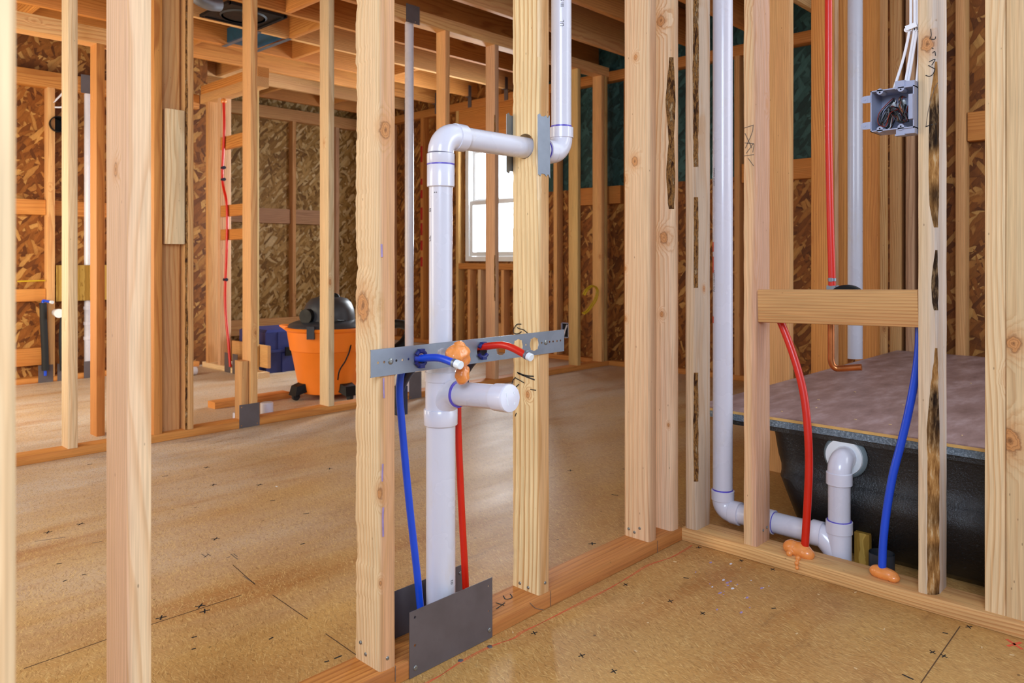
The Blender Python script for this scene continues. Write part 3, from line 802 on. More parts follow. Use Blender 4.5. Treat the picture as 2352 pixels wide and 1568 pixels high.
# tub alcove walls
lumber('stud', 'pink broad stud at the end of the tub deck', (2.918, 2.958), (1.272, 1.361), (0, TOP), 'fir', ch=0.004)
lumber('stud', 'orange stud of the tub alcove behind the red riser', (3.345, 3.383), (1.272, 1.361), (0, TOP), 'orange')
lumber('stud', 'pale stud of the tub alcove right of the red riser', (3.392, 3.43), (1.272, 1.361), (0, TOP), 'gray')
lumber('stud', 'brown stud left of the thick white pipe in the tub alcove', (3.50, 3.538), (1.272, 1.361), (0, TOP), 'orange')
lumber('stud', 'knotty brown stud right of the thick white pipe in the tub alcove', (3.93, 3.968), (1.272, 1.361), (0, TOP), 'orange')
lumber('stud', 'reddish stud second from the tub alcove corner', (4.05, 4.088), (1.272, 1.361), (0, TOP), 'fir')
lumber('stud', 'stud in the back corner of the tub alcove', (4.20, 4.285), (1.245, 1.300), (0, TOP), 'fir')
lumber('stud', 'pale stud on the back of the tub alcove below the electrical box', (4.20, 4.285), (1.185, 1.224), (0, TOP), 'gray')
lumber('stud', 'narrow stud on the back of the tub alcove left of the blackened stud', (4.20, 4.285), (1.112, 1.15), (0, TOP), 'treated')
lumber('stud', 'stud on the back of the tub alcove right of the blackened stud', (4.20, 4.285), (0.955, 0.998), (0, TOP), 'fir')
lumber('blocking', 'block between studs at the back of the tub alcove by the right edge', (4.22, 4.285), (0.5, 0.95), (1.42, 1.56), 'orange', 'Y', 'blocking')
lumber('top_plate', 'top plate over the tub alcove end wall', (2.115, 4.285), (1.272, 1.361), (TOP, TOP + 0.076), 'fir', 'X', 'wall plate')

# ------------------------------------------------------------------ ceiling joists along X, and bridging
JY = [1.88 + 0.475 * k for k in range(11)]
ordn = ['nearest', 'second', 'third', 'fourth', 'fifth', 'sixth', 'seventh', 'eighth', 'ninth', 'tenth', 'farthest']
for k, y in enumerate(JY):
    lumber('ceiling_joist', 'ceiling joist across the rooms, %s from the camera' % ordn[k], (0.3, 4.98), (y - 0.019, y + 0.019), (2.358, 2.598), 'orange' if k % 3 else 'fir', 'X', 'joist', group='ceiling joists')
BR = [(2.75, 5), (3.05, 6), (2.35, 7), (2.9, 8), (3.9, 6), (3.5, 9), (2.2, 8), (4.2, 9), (1.35, 7), (2.45, 4)]
bl = ['over the black ceiling fixture', 'right of the metal duct boot', 'left of the duct boot', 'near the back partition', 'over the vacuum', 'above the back wall left part', 'over the red pipe partition', 'above the back wall right part', 'over the left plumbing wall', 'nearest the camera over the middle wall']
for (x, k), lb in zip(BR, bl):
    lumber('joist_bridging', 'short bridging block between joists ' + lb, (x - 0.019, x + 0.019), (JY[k] + 0.02, JY[k + 1] - 0.02), (2.36, 2.595), 'orange', 'Y', 'blocking')

# ------------------------------------------------------------------ far window
win = thing('window_1', None, None, (4.93, (WY0 + WY1) / 2, WZ0)); structure(win)
def yz_frame(mb, y0, y1, z0, z1, b, x0, x1):
    mb.box(x0, x1, y0, y1, z0, z0 + b); mb.box(x0, x1, y0, y1, z1 - b, z1)
    mb.box(x0, x1, y0, y0 + b, z0 + b, z1 - b); mb.box(x0, x1, y1 - b, y1, z0 + b, z1 - b)
m = MB(); yz_frame(m, WY0, WY1, WZ0, WZ1, 0.045, 4.93, 5.03); m.obj('window_frame', 'white', win)
m = MB(); yz_frame(m, WY0 + 0.046, WY1 - 0.046, WZ0 + 0.046, 1.385, 0.04, 4.945, 4.975); m.obj('lower_sash', 'white', win)
m = MB(); yz_frame(m, WY0 + 0.046, WY1 - 0.046, 1.365, WZ1 - 0.046, 0.04, 4.98, 5.01); m.obj('upper_sash', 'white', win)
m = MB(); m.box(4.958, 4.962, WY0 + 0.087, WY1 - 0.087, WZ0 + 0.087, 1.344); m.obj('lower_pane', 'glass', win, smooth=0)
m = MB(); m.box(4.993, 4.997, WY0 + 0.087, WY1 - 0.087, 1.406, WZ1 - 0.087); m.obj('upper_pane', 'glass', win, smooth=0)

# ------------------------------------------------------------------ white drain and vent pipe in the near wall
PX, PY = 1.100, 1.262
ARMZ, RX2 = 1.120, 1.511
dwv = thing('drain_vent_pipe', 'large white drain and vent pipe with capped stub in the middle of the photo', 'pipe', (PX, PY, 0.0))
X_, Y_, Z_ = Vector((1, 0, 0)), Vector((0, 1, 0)), Vector((0, 0, 1))


def hub(mb, p, d, r, L, lip=0.0022):
    """a socket of length L from p along d with a slightly thicker lip"""
    p, d = Vector(p), Vector(d)
    mb.tube([p, p + d * (L - 0.009), p + d * (L - 0.008), p + d * (L - 0.001), p + d * L], [r, r, r + lip, r + lip, r + lip - 0.001], 32)


m = MB(); m.cyl((PX, PY, 0.0), (PX, PY, 0.50), 0.0322, 40); m.obj('lower_pipe', 'pvc', dwv)
m = MB()
m.tube([(PX, PY, 0.487), (PX, PY, 0.488), (PX, PY, 0.520), (PX, PY, 0.5215)], [0.0365, 0.0372, 0.0372, 0.0362], 40)
m.cyl((PX, PY, 0.52), (PX, PY, 0.600), 0.0338, 40)
m.tube([(PX, PY, 0.582), (PX, PY, 0.583), (PX, PY, 0.602), (PX, PY, 0.603)], [0.0338, 0.0352, 0.0352, 0.034], 40)
SZ = 0.561
sweep = [(PX, PY + 0.004, SZ - 0.036), (PX, PY - 0.012, SZ - 0.024), (PX, PY - 0.026, SZ - 0.010), (PX, PY - 0.040, SZ - 0.002), (PX, PY - 0.058, SZ)]
m.tube(catmull(sweep, 6), 0.0292, 32)
tee = m.obj('sanitary_tee', 'pvc_clean', dwv, smooth=45)
m = MB(); m.tube([(PX, PY - 0.0575, SZ), (PX, PY - 0.0585, SZ), (PX, PY - 0.0605, SZ), (PX, PY - 0.0615, SZ)], [0.0292, 0.0296, 0.0296, 0.026], 36)
o = m.obj('primer_ring', 'purple', tee); o['label'] = 'purple primer line round the tee branch'
m = MB(); m.cyl((PX, PY - 0.058, SZ), (PX, 1.088, 0.568), 0.0252, 36); stub = m.obj('stub_pipe', 'pvc', dwv)
m = MB()
cd = Vector((0, -1, 0.06)).normalized(); c0 = Vector((PX, 1.090, 0.568))
m.tube([c0, c0 + cd * 0.0005, c0 + cd * 0.034, c0 + cd * 0.037, c0 + cd * 0.039, c0 + cd * 0.0395], [0.0255, 0.0278, 0.0286, 0.0284, 0.0272, 0.025], 40)
cap = m.obj('end_cap', 'pvc_clean', dwv, smooth=30)
m = MB()
fc = c0 + cd * 0.0396
up = Vector((0, 0.06, 1)).normalized()
for (a, b) in (((-0.011, 0.012), (-0.008, -0.013)), ((0.009, 0.012), (0.012, 0.006)), ((0.012, -0.009), (0.010, -0.014))):
    m.strip([fc + X_ * a[0] + up * a[1], fc + X_ * b[0] + up * b[1]], 0.0016, cd, th=0.0005)
m.obj('moulded_mark', 'white', cap, smooth=0)
m = MB(); m.tube([(PX, PY, 0.60), (PX, PY, 0.635), (PX, PY, 0.655), (PX, PY, 0.66)], [0.0322, 0.0322, 0.027, 0.0262], 36); m.obj('reducer', 'pvc', dwv)
m = MB(); m.cyl((PX, PY, 0.65), (PX, PY, 1.03), 0.0257, 36); m.obj('vent_pipe', 'pvc', dwv)
m = MB()
m.tube([(PX, PY, 1.006), (PX, PY, 1.007), (PX, PY, 1.053), (PX, PY, 1.054)], [0.0290, 0.0302, 0.0302, 0.0295], 40)
cpl = m.obj('coupling', 'pvc_clean', dwv)
m = MB(); m.tube([(PX, PY, 1.0535), (PX, PY, 1.054), (PX, PY, 1.0565), (PX, PY, 1.057)], [0.0295, 0.0303, 0.0303, 0.0295], 40)
m.obj('primer_ring', 'purple', cpl)['label'] = 'purple primer line above the coupling'
R_ = 0.040
m = MB()
m.tube([(PX, PY, 1.0565), (PX, PY, 1.058), (PX, PY, 1.078), (PX, PY, 1.079)], [0.0295, 0.0305, 0.0305, 0.029], 40)
m.tube(arc((PX + R_, PY, ARMZ - R_), -X_, Z_, R_, 12), 0.0285, 36)
m.tube([(PX + R_ - 0.001, PY, ARMZ), (PX + R_, PY, ARMZ), (PX + R_ + 0.026, PY, ARMZ), (PX + R_ + 0.027, PY, ARMZ)], [0.029, 0.0305, 0.0305, 0.028], 40)
m.obj('elbow', 'pvc_clean', dwv)
m = MB(); m.cyl((PX + 0.05, PY, ARMZ), (RX2 - 0.045, PY, ARMZ), 0.0257, 36); m.obj('crossover_pipe', 'pvc', dwv)
m = MB()
m.tube([(RX2 - 0.066, PY, ARMZ), (RX2 - 0.065, PY, ARMZ), (RX2 - R_ - 0.002, PY, ARMZ), (RX2 - R_, PY, ARMZ)], [0.028, 0.0305, 0.0305, 0.029], 40)
m.tube(arc((RX2 - R_, PY, ARMZ + R_), -Z_, X_, R_, 12), 0.0285, 36)
m.tube([(RX2, PY, ARMZ + R_ - 0.001), (RX2, PY, ARMZ + R_), (RX2, PY, ARMZ + R_ + 0.026), (RX2, PY, ARMZ + R_ + 0.027)], [0.029, 0.0312, 0.0312, 0.028], 40)
el2 = m.obj('riser_elbow', 'pvc_clean', dwv)
m = MB(); m.tube([(RX2 - 0.0685, PY, ARMZ), (RX2 - 0.066, PY, ARMZ)], [0.0275, 0.0275], 36); m.obj('primer_ring', 'purple', el2)['label'] = 'purple primer at the riser elbow'
m = MB(); m.tube([(RX2, PY, ARMZ + R_ + 0.026), (RX2, PY, ARMZ + R_ + 0.031)], [0.0268, 0.0268], 36); m.obj('primer_ring', 'purple', el2)['label'] = 'purple primer under the riser'
m = MB(); m.cyl((RX2, PY, ARMZ + R_), (RX2, PY, TOP), 0.0260, 36); m.obj('riser_pipe', 'pvc', dwv)


def pipe_print(text, parent, cx, cy, r, z, ang, size, vertical=True, mat='ink'):
    """small factory lettering bent round an upright pipe"""
    cu = bpy.data.curves.new('print', 'FONT'); cu.body = text; cu.size = size; cu.align_x = 'CENTER'
    t = bpy.data.objects.new('print', cu); COL.objects.link(t)
    dg = bpy.context.evaluated_depsgraph_get(); dg.update()
    me = bpy.data.meshes.new_from_object(t.evaluated_get(dg)); bpy.data.objects.remove(t)
    for v in me.vertices:
        a, b = (v.co.x, v.co.y)
        if vertical: a, b = -b, a
        th = ang + a / r
        v.co = (cx + (r + 0.0004) * cos(th), cy + (r + 0.0004) * sin(th), z + b)
    o = bpy.data.objects.new('printed_lettering', me); COL.objects.link(o); me.materials.append(M[mat])
    part_of(o, parent); return o


FRONT = atan2(-PY, -PX)
pv = [o for o in dwv.children if o.name.startswith('vent_pipe')][0]
rs = [o for o in dwv.children if o.name.startswith('riser_pipe')][0]
lp = [o for o in dwv.children if o.name.startswith('lower_pipe')][0]
pipe_print('UL', pv, PX, PY, 0.0257, 0.893, FRONT - 0.95, 0.011)
pipe_print('SS', pv, PX, PY, 0.0257, 0.955, FRONT - 0.95, 0.010)
pipe_print('++', pv, PX, PY, 0.0257, 0.990, FRONT - 0.45, 0.007, False)
pipe_print('02', lp, PX, PY, 0.0322, 0.150, FRONT + 0.95, 0.010)
pipe_print('UL', rs, RX2, PY, 0.0260, 1.448, atan2(-PY, -RX2) + 0.25, 0.014)
pipe_print('IIII 5', rs, RX2, PY, 0.0260, 1.500, atan2(-PY, -RX2) + 0.25, 0.012)
# bore through the handwritten stud
cut_me = MB(); cut_me.cyl((XS2[0] - 0.02, PY, ARMZ + 0.004), (XS2[1] + 0.02, PY, ARMZ + 0.004), 0.0305, 40)
cut = cut_me.obj('bore', 'orange', smooth=0)
md = stud2.modifiers.new('bore', 'BOOLEAN'); md.object = cut; md.operation = 'DIFFERENCE'; md.solver = 'EXACT'
bpy.context.view_layer.update()
dg = bpy.context.evaluated_depsgraph_get()
nm = bpy.data.meshes.new_from_object(stud2.evaluated_get(dg))
stud2.modifiers.clear(); stud2.data = nm
bpy.data.objects.remove(cut)

def bore(o, cyls):
    c = MB()
    for (x, y, r) in cyls: c.cyl((x, y, -0.05), (x, y, 0.1), r, 32)
    cut = c.obj('bore', 'orange', smooth=0)
    md = o.modifiers.new('bore', 'BOOLEAN'); md.object = cut; md.operation = 'DIFFERENCE'; md.solver = 'EXACT'
    bpy.context.view_layer.update()
    dg = bpy.context.evaluated_depsgraph_get()
    o_me = bpy.data.meshes.new_from_object(o.evaluated_get(dg)); o.modifiers.clear(); o.data = o_me
    bpy.data.objects.remove(cut)


bore(sillA, [(PX, PY, 0.0335), (1.049, 1.262, 0.0105), (1.179, 1.262, 0.0105)])

# ------------------------------------------------------------------ flat plates with holes
def plate(name, outer, holes, th, p0, ux, uy, mat, parent=None):
    """sheet metal: polygon outer with holes [(x, y, r, n_notches)] in the (ux, uy) plane at p0"""
    cu = bpy.data.curves.new(name, 'CURVE'); cu.dimensions = '2D'; cu.fill_mode = 'BOTH'; cu.extrude = th / 2
    def spl(pts):
        s = cu.splines.new('POLY'); s.points.add(len(pts) - 1); s.use_cyclic_u = True
        for k, p in enumerate(pts): s.points[k].co = (p[0], p[1], 0, 1)
    spl(outer)
    for (x, y, r, nt) in holes:
        pts = []
        for k in range(32):
            a = 2 * pi * k / 32
            rr = r * (1.16 if nt and k % (32 // nt) == 4 else 1.0)
            pts.append((x + rr * cos(a), y + rr * sin(a)))
        spl(pts)
    t = bpy.data.objects.new(name, cu); COL.objects.link(t)
    dg = bpy.context.evaluated_depsgraph_get(); dg.update()
    me = bpy.data.meshes.new_from_object(t.evaluated_get(dg)); bpy.data.objects.remove(t)
    me.materials.clear(); me.materials.append(M[mat])
    me.polygons.foreach_set('use_smooth', [False] * len(me.polygons))
    o = bpy.data.objects.new(name, me); COL.objects.link(o)
    ux, uy = Vector(ux), Vector(uy); uz = ux.cross(uy)
    R = Matrix((ux, uy, uz)).transposed().to_4x4(); R.translation = Vector(p0); o.matrix_world = R
    if parent is not None: part_of(o, parent)
    return o


def rect(w, h): return [(0, 0), (w, 0), (w, h), (0, h)]


BX0, BX1, BZ0, BZ1 = 0.878, 1.462, 0.620, 0.672
BYF = YA0 - 0.0025
big = [ony(u, 810, BYF).x - BX0 for u in (964, 1016, 1062, 1107, 1151, 1190, 1227)]
small = [ony(u, 810, BYF).x - BX0 for u in (868, 882, 910, 924, 938, 1171, 1208, 1244, 1262, 1270, 1279, 1287)]
hl = [(x, 0.0255, 0.0160, 4) for x in big] + [(x, 0.0265, 0.0026, 0) for x in small]
brk = plate('stub_out_bracket', rect(BX1 - BX0, BZ1 - BZ0), hl, 0.0014, (BX0, BYF, BZ0), (1, 0, 0), (0, 0, 1), 'galv')
tag(brk, 'long galvanized pipe bracket with round holes, screwed across two studs', 'bracket')
screws(brk, [(ony(897, 810, BYF).x, BYF - 0.001, 0.6465), (ony(1253, 810, BYF).x, BYF - 0.001, 0.6465)], (0, -1, 0), 0.0062)
m = MB(); m.box(BX0, BX1, BYF - 0.0008, BYF + 0.002, BZ1 - 0.001, BZ1 + 0.0008); m.box(BX0, BX1, BYF - 0.0008, BYF + 0.002, BZ0 - 0.0008, BZ0 + 0.001)
part_of(m.obj('rolled_edge', 'galv', smooth=0), brk)

fp = plate('steel_guard_plate', rect(0.236, 0.134), [(0.014, 0.120, 0.003, 0), (0.014, 0.063, 0.003, 0), (0.224, 0.118, 0.002, 0), (0.224, 0.062, 0.002, 0)], 0.0016,
           (0.971, YA0 - 0.0052, 0.001), (1, 0, 0), (0, 0, 1), 'steel')
tag(fp, 'dark grey steel plate nailed to the front of the bottom plate below the drain pipe', 'metal plate')
screws(fp, [(0.986, YA0 - 0.0062, 0.018), (1.198, YA0 - 0.0062, 0.020)], (0, -1, 0), 0.0052)
bp = plate('steel_guard_plate', rect(0.236, 0.134), [(0.014, 0.120, 0.003, 0)], 0.0016, (0.969, YA1 + 0.001, 0.004), (1, 0, 0), (0, 0, 1), 'steel')
tag(bp, 'dark steel plate on the far side of the bottom plate behind the drain pipe', 'metal plate')
screws(bp, [(1.196, YA1 - 0.0002, 0.121)], (0, -1, 0), 0.004)
zig = [(0, 0.004), (0.008, 0.0), (0.012, 0.006), (0.022, 0.006), (0.030, 0.0), (0.036, 0.006), (0.044, -0.004), (0.044, 0.150), (0.036, 0.142), (0.030, 0.148), (0.022, 0.144), (0.012, 0.144), (0.008, 0.150), (0, 0.146)]
npl = plate('nail_plate', zig, [], 0.0014, (1.3665, YA0 - 0.0012, 1.048), Vector((1, 0, 0.012)).normalized(), Vector((-0.012, 0, 1)).normalized(), 'galv')
tag(npl, 'bare galvanized nail plate on the front of the bored stud', 'metal plate')
n2 = plate('nail_plate', zig, [], 0.0014, (1.352, YA1 + 0.001, 1.060), (1, 0, 0), (0, 0, 1), 'galv')
tag(n2, 'galvanized nail plate edge-on at the back of the bored stud', 'metal plate')

# ------------------------------------------------------------------ water stubs through the bracket
PR = 0.0078
bx = BX0 + big[0]; rxx = BX0 + big[3]
blue = thing('water_pipe', 'blue water pipe rising beside the drain and bending out through the bracket', 'pipe', (1.048, 1.262, 0.0))
pth = catmull([(1.050, 1.262, 0.0), (1.040, 1.262, 0.13), (1.012, 1.262, 0.34), (0.995, 1.264, 0.50), (0.990, 1.266, 0.575), (0.992, 1.258, 0.622), (bx, 1.236, 0.642), (bx, 1.205, 0.646), (bx + 0.002, 1.155, 0.651), (bx + 0.003, 1.104, 0.644)], 8)
m = MB(); m.tube(pth, PR, 20); m.obj('tube', 'pexb', blue)
tip = pth[-1]; td = (pth[-1] - pth[-3]).normalized()
m = MB(); m.tube([tip - td * 0.008, tip - td * 0.002], [PR + 0.0012] * 2, 24); m.obj('crimp_ring', 'galv', blue)['label'] = 'steel crimp ring'
m = MB(); m.tube([tip - td * 0.001, tip + td * 0.012, tip + td * 0.013], [PR + 0.0006, PR + 0.0006, PR - 0.0006], 24); m.obj('plug', 'white', blue)['label'] = 'white end plug'
red = thing('water_pipe', 'red water pipe rising behind the capped stub and bending out through the bracket', 'pipe', (1.175, 1.262, 0.0))
pth = catmull([(1.180, 1.262, 0.0), (1.174, 1.262, 0.12), (1.160, 1.262, 0.32), (1.152, 1.263, 0.50), (1.160, 1.267, 0.585), (1.170, 1.258, 0.632), (rxx, 1.236, 0.650), (rxx, 1.205, 0.655), (rxx + 0.001, 1.14, 0.662), (rxx + 0.001, 1.074, 0.645)], 8)
m = MB(); m.tube(pth, PR, 20); m.obj('tube', 'pexr', red)
tip = pth[-1]; td = (pth[-1] - pth[-3]).normalized()
m = MB(); m.tube([tip - td * 0.008, tip - td * 0.002], [PR + 0.0012] * 2, 24); m.box(tip.x - 0.004, tip.x + 0.004, tip.y + 0.002, tip.y + 0.008, tip.z + PR, tip.z + PR + 0.0045); m.obj('crimp_ring', 'galv', red)['label'] = 'steel crimp ring'
m = MB(); m.tube([tip - td * 0.001, tip + td * 0.008, tip + td * 0.009], [PR + 0.0006, PR + 0.0006, PR - 0.0006], 24); m.obj('plug', 'white', red)['label'] = 'white end plug'
for x, who in ((bx, 'blue'), (rxx, 'red')):
    t = thing('pipe_bend_support', 'dark blue plastic bend support holding the %s pipe in its bracket hole' % who, 'pipe support', (x, BYF, 0.645))
    m = MB()
    for sg in (1, -1):
        pts = [(x + 0.0145 * cos(a), BYF - 0.004, 0.6455 + sg * 0.0145 * sin(a)) for a in (pi * (0.18 + 0.64 * k / 8) for k in range(9))]
        m.tube(pts, 0.0042, 8); m.box(x - 0.006, x + 0.006, BYF - 0.010, BYF + 0.004, 0.6455 + sg * 0.0165 - 0.003, 0.6455 + sg * 0.0165 + 0.003)
    m.obj('snap_collar', 'navy', t)
    m = MB()
    sh = catmull([(x + 0.018, 1.225, 0.640), (x + 0.016, 1.244, 0.630), (x + 0.010, 1.268, 0.605), (x + 0.004, 1.282, 0.575), (x + 0.002, 1.284, 0.535)], 6)
    m.tube(sh, [0.0115] * len(sh), 14); m.box(x - 0.008, x + 0.016, 1.272, 1.294, 0.520, 0.580)
    m.obj('bend_shell', 'navy_dark', t)


def blob(name, label, cat, balls, mat='foam', seed=1.0, amp=0.006, freq=38, origin=None):
    """a lumpy cured-foam mass: remeshed union of balls with a rolling surface"""
    bm = bmesh.new()
    for (p, r) in balls:
        rr = r if hasattr(r, '__len__') else (r, r, r)
        mt = Matrix.Translation(Vector(p)) @ Matrix.Diagonal((rr[0], rr[1], rr[2], 1))
        bmesh.ops.create_icosphere(bm, subdivisions=3, radius=1.0, matrix=mt)
    me = bpy.data.meshes.new(name); bm.to_mesh(me); bm.free(); me.materials.append(M[mat])
    o = bpy.data.objects.new(name, me); COL.objects.link(o)
    md = o.modifiers.new('r', 'REMESH'); md.mode = 'VOXEL'; md.voxel_size = 0.0016
    md2 = o.modifiers.new('s', 'SMOOTH'); md2.iterations = 6
    bpy.context.view_layer.update()
    dg = bpy.context.evaluated_depsgraph_get(); me2 = bpy.data.meshes.new_from_object(o.evaluated_get(dg))
    o.modifiers.clear(); o.data = me2
    org = Vector(balls[0][0])
    nrm = [v.normal.copy() for v in me2.vertices]
    for v, nn in zip(me2.vertices, nrm):
        v.co += nn * amp * (noise.noise(v.co * freq + Vector((seed, 0, 0))) + 0.5 * noise.noise(v.co * freq * 2.3 + Vector((seed, 5, 0))))
        v.co -= org
    me2.materials.clear(); me2.materials.append(M[mat])
    me2.polygons.foreach_set('use_smooth', [True] * len(me2.polygons))
    o.location = org
    tag(o, label, cat); return o


f0 = ony(1052, 815, 1.135)
def sh(p, dx, dy, dz): return (p.x + dx, p.y + dy, p.z + dz)
blob('foam_blob', 'big orange foam blob on the end of the blue pipe stub by the bracket', 'foam', [(sh(f0, -0.002, 0, 0.002), (0.026, 0.021, 0.021)), (sh(f0, 0.011, 0.003, -0.007), 0.019), (sh(f0, 0.004, 0, 0.014), (0.013, 0.013, 0.015)), (sh(f0, -0.013, -0.003, 0.003), 0.017), (sh(f0, 0.020, 0.006, -0.002), 0.014)], seed=3, amp=0.004, freq=45)
f1 = ony(1063, 861, 1.150)
blob('foam_blob', 'small orange foam lump hanging between the bracket and the capped stub', 'foam', [(sh(f1, 0, 0, 0), (0.016, 0.015, 0.020)), (sh(f1, 0.004, 0.0, 0.008), 0.0115), (sh(f1, -0.001, 0.003, -0.010), 0.0105)], seed=11, amp=0.003, freq=45)

# handwriting, primer drips
xf = XS2[0] - 0.0004
def w2(pts): return [onx(u, v, xf) for u, v in pts]
strokes('handwriting', stud2, [w2([(1197, 744), (1187, 745), (1180, 756), (1181, 765), (1190, 766), (1198, 761)]), w2([(1188, 752), (1194, 755), (1202, 757), (1212, 765)])], 0.0022, (-1, 0, 0))
strokes('handwriting', stud2, [w2([(1188, 855), (1200, 860), (1212, 863), (1226, 864)]), w2([(1190, 857), (1212, 866), (1228, 872)])], 0.0034, (-1, 0, 0))
strokes('handwriting', stud2, [w2([(1184, 866), (1178, 874), (1176, 886), (1182, 890), (1192, 882)]), w2([(1184, 868), (1192, 872), (1204, 879)]), w2([(1218, 894), (1231, 896)]), w2([(1186, 948), (1183, 956)])], 0.0022, (-1, 0, 0))
x1f = XS1[0] - 0.0004
def w1(pts): return [onx(u, v, x1f) for u, v in pts]
y1f = YA0 - 0.0013
def w1f(pts): return [ony(u, v, y1f) for u, v in pts]
strokes('primer_drip', stud1, [w1f([(881, 868), (881, 890), (882, 914)]), w1f([(879, 1065), (878, 1090), (878, 1105)])], 0.0034, (0, -1, 0), 'purple_wash', 'purple primer drips')
strokes('primer_drip', stud1, [w1f([(880, 1165), (879, 1190), (880, 1232)]), w1f([(876, 560), (877, 590)])], 0.0040, (0, -1, 0), 'purple_wash', 'pale purple primer drips')
xb1 = XB0 + 0.002 - 0.0006
def wb(pts): return [onx(u, v, xb1) for u, v in pts]
strokes('pencil_mark', studB1, [wb([(1709, 294), (1731, 287)]), wb([(1711, 306), (1727, 340)]), wb([(1730, 288), (1727, 306), (1712, 340)]), wb([(1710, 328), (1732, 330)]), wb([(1714, 352), (1731, 330), (1729, 350)]), wb([(1708, 358), (1732, 355)]), wb([(1718, 363), (1731, 381)])], 0.0016, (-1, 0, 0), 'pencil')
xb2 = XB0 + 0.002 - 0.0006
def wr(pts): return [onx(u, v, xb2) for u, v in pts]
strokes('handwriting', studB2, [wr([(2138, 66), (2139, 82), (2136, 89), (2147, 90), (2149, 84)]), wr([(2140, 110), (2144, 112)]), wr([(2142, 122), (2147, 118), (2149, 128)]), wr([(2134, 142), (2148, 136), (2140, 150)]), wr([(2132, 150), (2147, 158)]), wr([(2148, 158), (2143, 170), (2135, 175), (2126, 173)])], 0.0018, (-1, 0, 0))
strokes('pencil_line', studB2, [wr([(2127, 290), (2133, 250), (2146, 205), (2154, 190)])], 0.0012, (-1, 0, 0), 'pencil')
strokes('handwriting', studB2, [wr([(2126, 291), (2134, 288)]), wr([(2138, 287), (2143, 286)]), wr([(2147, 285), (2152, 284)])], 0.0022, (-1, 0, 0))
zp = 0.0383
def wp(pts): return [onz(u, v, zp) for u, v in pts]
strokes('handwriting', sillA, [wp([(1140, 1398), (1160, 1384)]), wp([(1139, 1384), (1158, 1390)]), wp([(1156, 1368), (1162, 1376), (1176, 1372), (1172, 1364)])], 0.0026, (0, 0, 1))
yf = YA0 - 0.0048
strokes('pencil_line', sillA, [[ony(1265, 1356, yf), ony(1265, 1392, yf)], [ony(1510, 1241, yf), ony(1510, 1272, yf)], [ony(1217, 1384, yf), ony(1230, 1396, yf), ony(1248, 1400, yf)], [ony(908, 1528, yf), ony(908, 1565, yf)]], 0.0012, (0, -1, 0), 'pencil')

# ------------------------------------------------------------------ drain behind the tub wall plate
TX = 2.155
td_ = thing('tub_drain_pipe', 'white tub drain and vent pipe between the stud wall and the black bathtub', 'pipe', (TX, 0.80, 0.0))
VY1 = onx(1660, 1000, TX).y
HZ = onx(1780, 1187, TX).z; HZ2 = 0.088
r2 = 0.0300
AZ = 0.073; EB = 0.031
m = MB(); m.cyl((TX, VY1, 0.11), (TX, VY1, TOP), r2, 36); riser = m.obj('riser_pipe', 'pvc', td_)
m = MB()
m.tube([(TX, VY1, AZ + EB), (TX, VY1, AZ + EB + 0.001), (TX, VY1, AZ + EB + 0.029), (TX, VY1, AZ + EB + 0.030)], [0.0335, 0.0345, 0.0352, 0.0335], 36)
m.tube([(TX, VY1, AZ + EB + 0.003)] + arc((TX, VY1 - EB, AZ + EB), Y_, -Z_, EB, 10)[1:], 0.0318, 32)
m.tube([(TX, VY1 - EB + 0.002, AZ), (TX, VY1 - EB, AZ), (TX, VY1 - EB - 0.028, AZ), (TX, VY1 - EB - 0.029, AZ)], [0.032, 0.0345, 0.0352, 0.033], 36)
e1 = m.obj('long_bend', 'pvc_clean', td_)
m = MB(); m.tube([(TX, VY1, AZ + EB + 0.0295), (TX, VY1, AZ + EB + 0.034)], [0.0308, 0.0308], 36); m.obj('primer_ring', 'purple', e1)['label'] = 'purple primer line on the riser'
WY = 0.798; m = MB(); yj = onx(1779, 1195, TX).y
m.tube([(TX, yj + 0.026, AZ), (TX, yj + 0.025, AZ), (TX, yj + 0.001, AZ), (TX, yj, AZ)], [0.030, 0.0348, 0.0348, 0.033], 36); m.tube([(TX, yj + 0.002, AZ), (TX, yj - 0.002, AZ)], [0.0312, 0.0312], 36, 1); m.obj('branch_coupling', ['pvc_clean', 'purple'], td_)
m = MB(); m.cyl((TX, VY1 - EB - 0.02, AZ), (TX, WY + 0.05, AZ), r2, 36); m.obj('branch_pipe', 'pvc', td_)
m = MB()
m.cyl((TX, WY, 0.0), (TX, WY, 0.10), 0.0325, 36)
m.tube([(TX, WY, 0.090), (TX, WY, 0.091), (TX, WY, 0.122), (TX, WY, 0.123)], [0.0325, 0.0352, 0.0352, 0.033], 36)
m.tube(catmull([(TX, WY + 0.066, AZ), (TX, WY + 0.046, AZ - 0.003), (TX, WY + 0.024, AZ - 0.022), (TX, WY + 0.004, AZ - 0.048)], 6), 0.0318, 32)
m.tube([(TX, WY + 0.044, AZ), (TX, WY + 0.0445, AZ), (TX, WY + 0.074, AZ), (TX, WY + 0.075, AZ)], [0.033, 0.0348, 0.0355, 0.033], 36)
wy_ = m.obj('wye', 'pvc_clean', td_)
m = MB(); m.tube([(TX, WY, 0.1225), (TX, WY, 0.125)], [0.0322, 0.0322], 36); m.obj('primer_ring', 'purple', wy_)['label'] = 'purple primer line on the wye'
m = MB(); m.cyl((TX, WY, 0.11), (TX, WY, 0.245), 0.0292, 36); m.obj('overflow_pipe', 'pvc', td_)
m = MB()
m.tube([(TX, WY, 0.224), (TX, WY, 0.2245), (TX, WY, 0.256), (TX, WY, 0.258)], [0.0295, 0.0342, 0.0342, 0.032], 36)
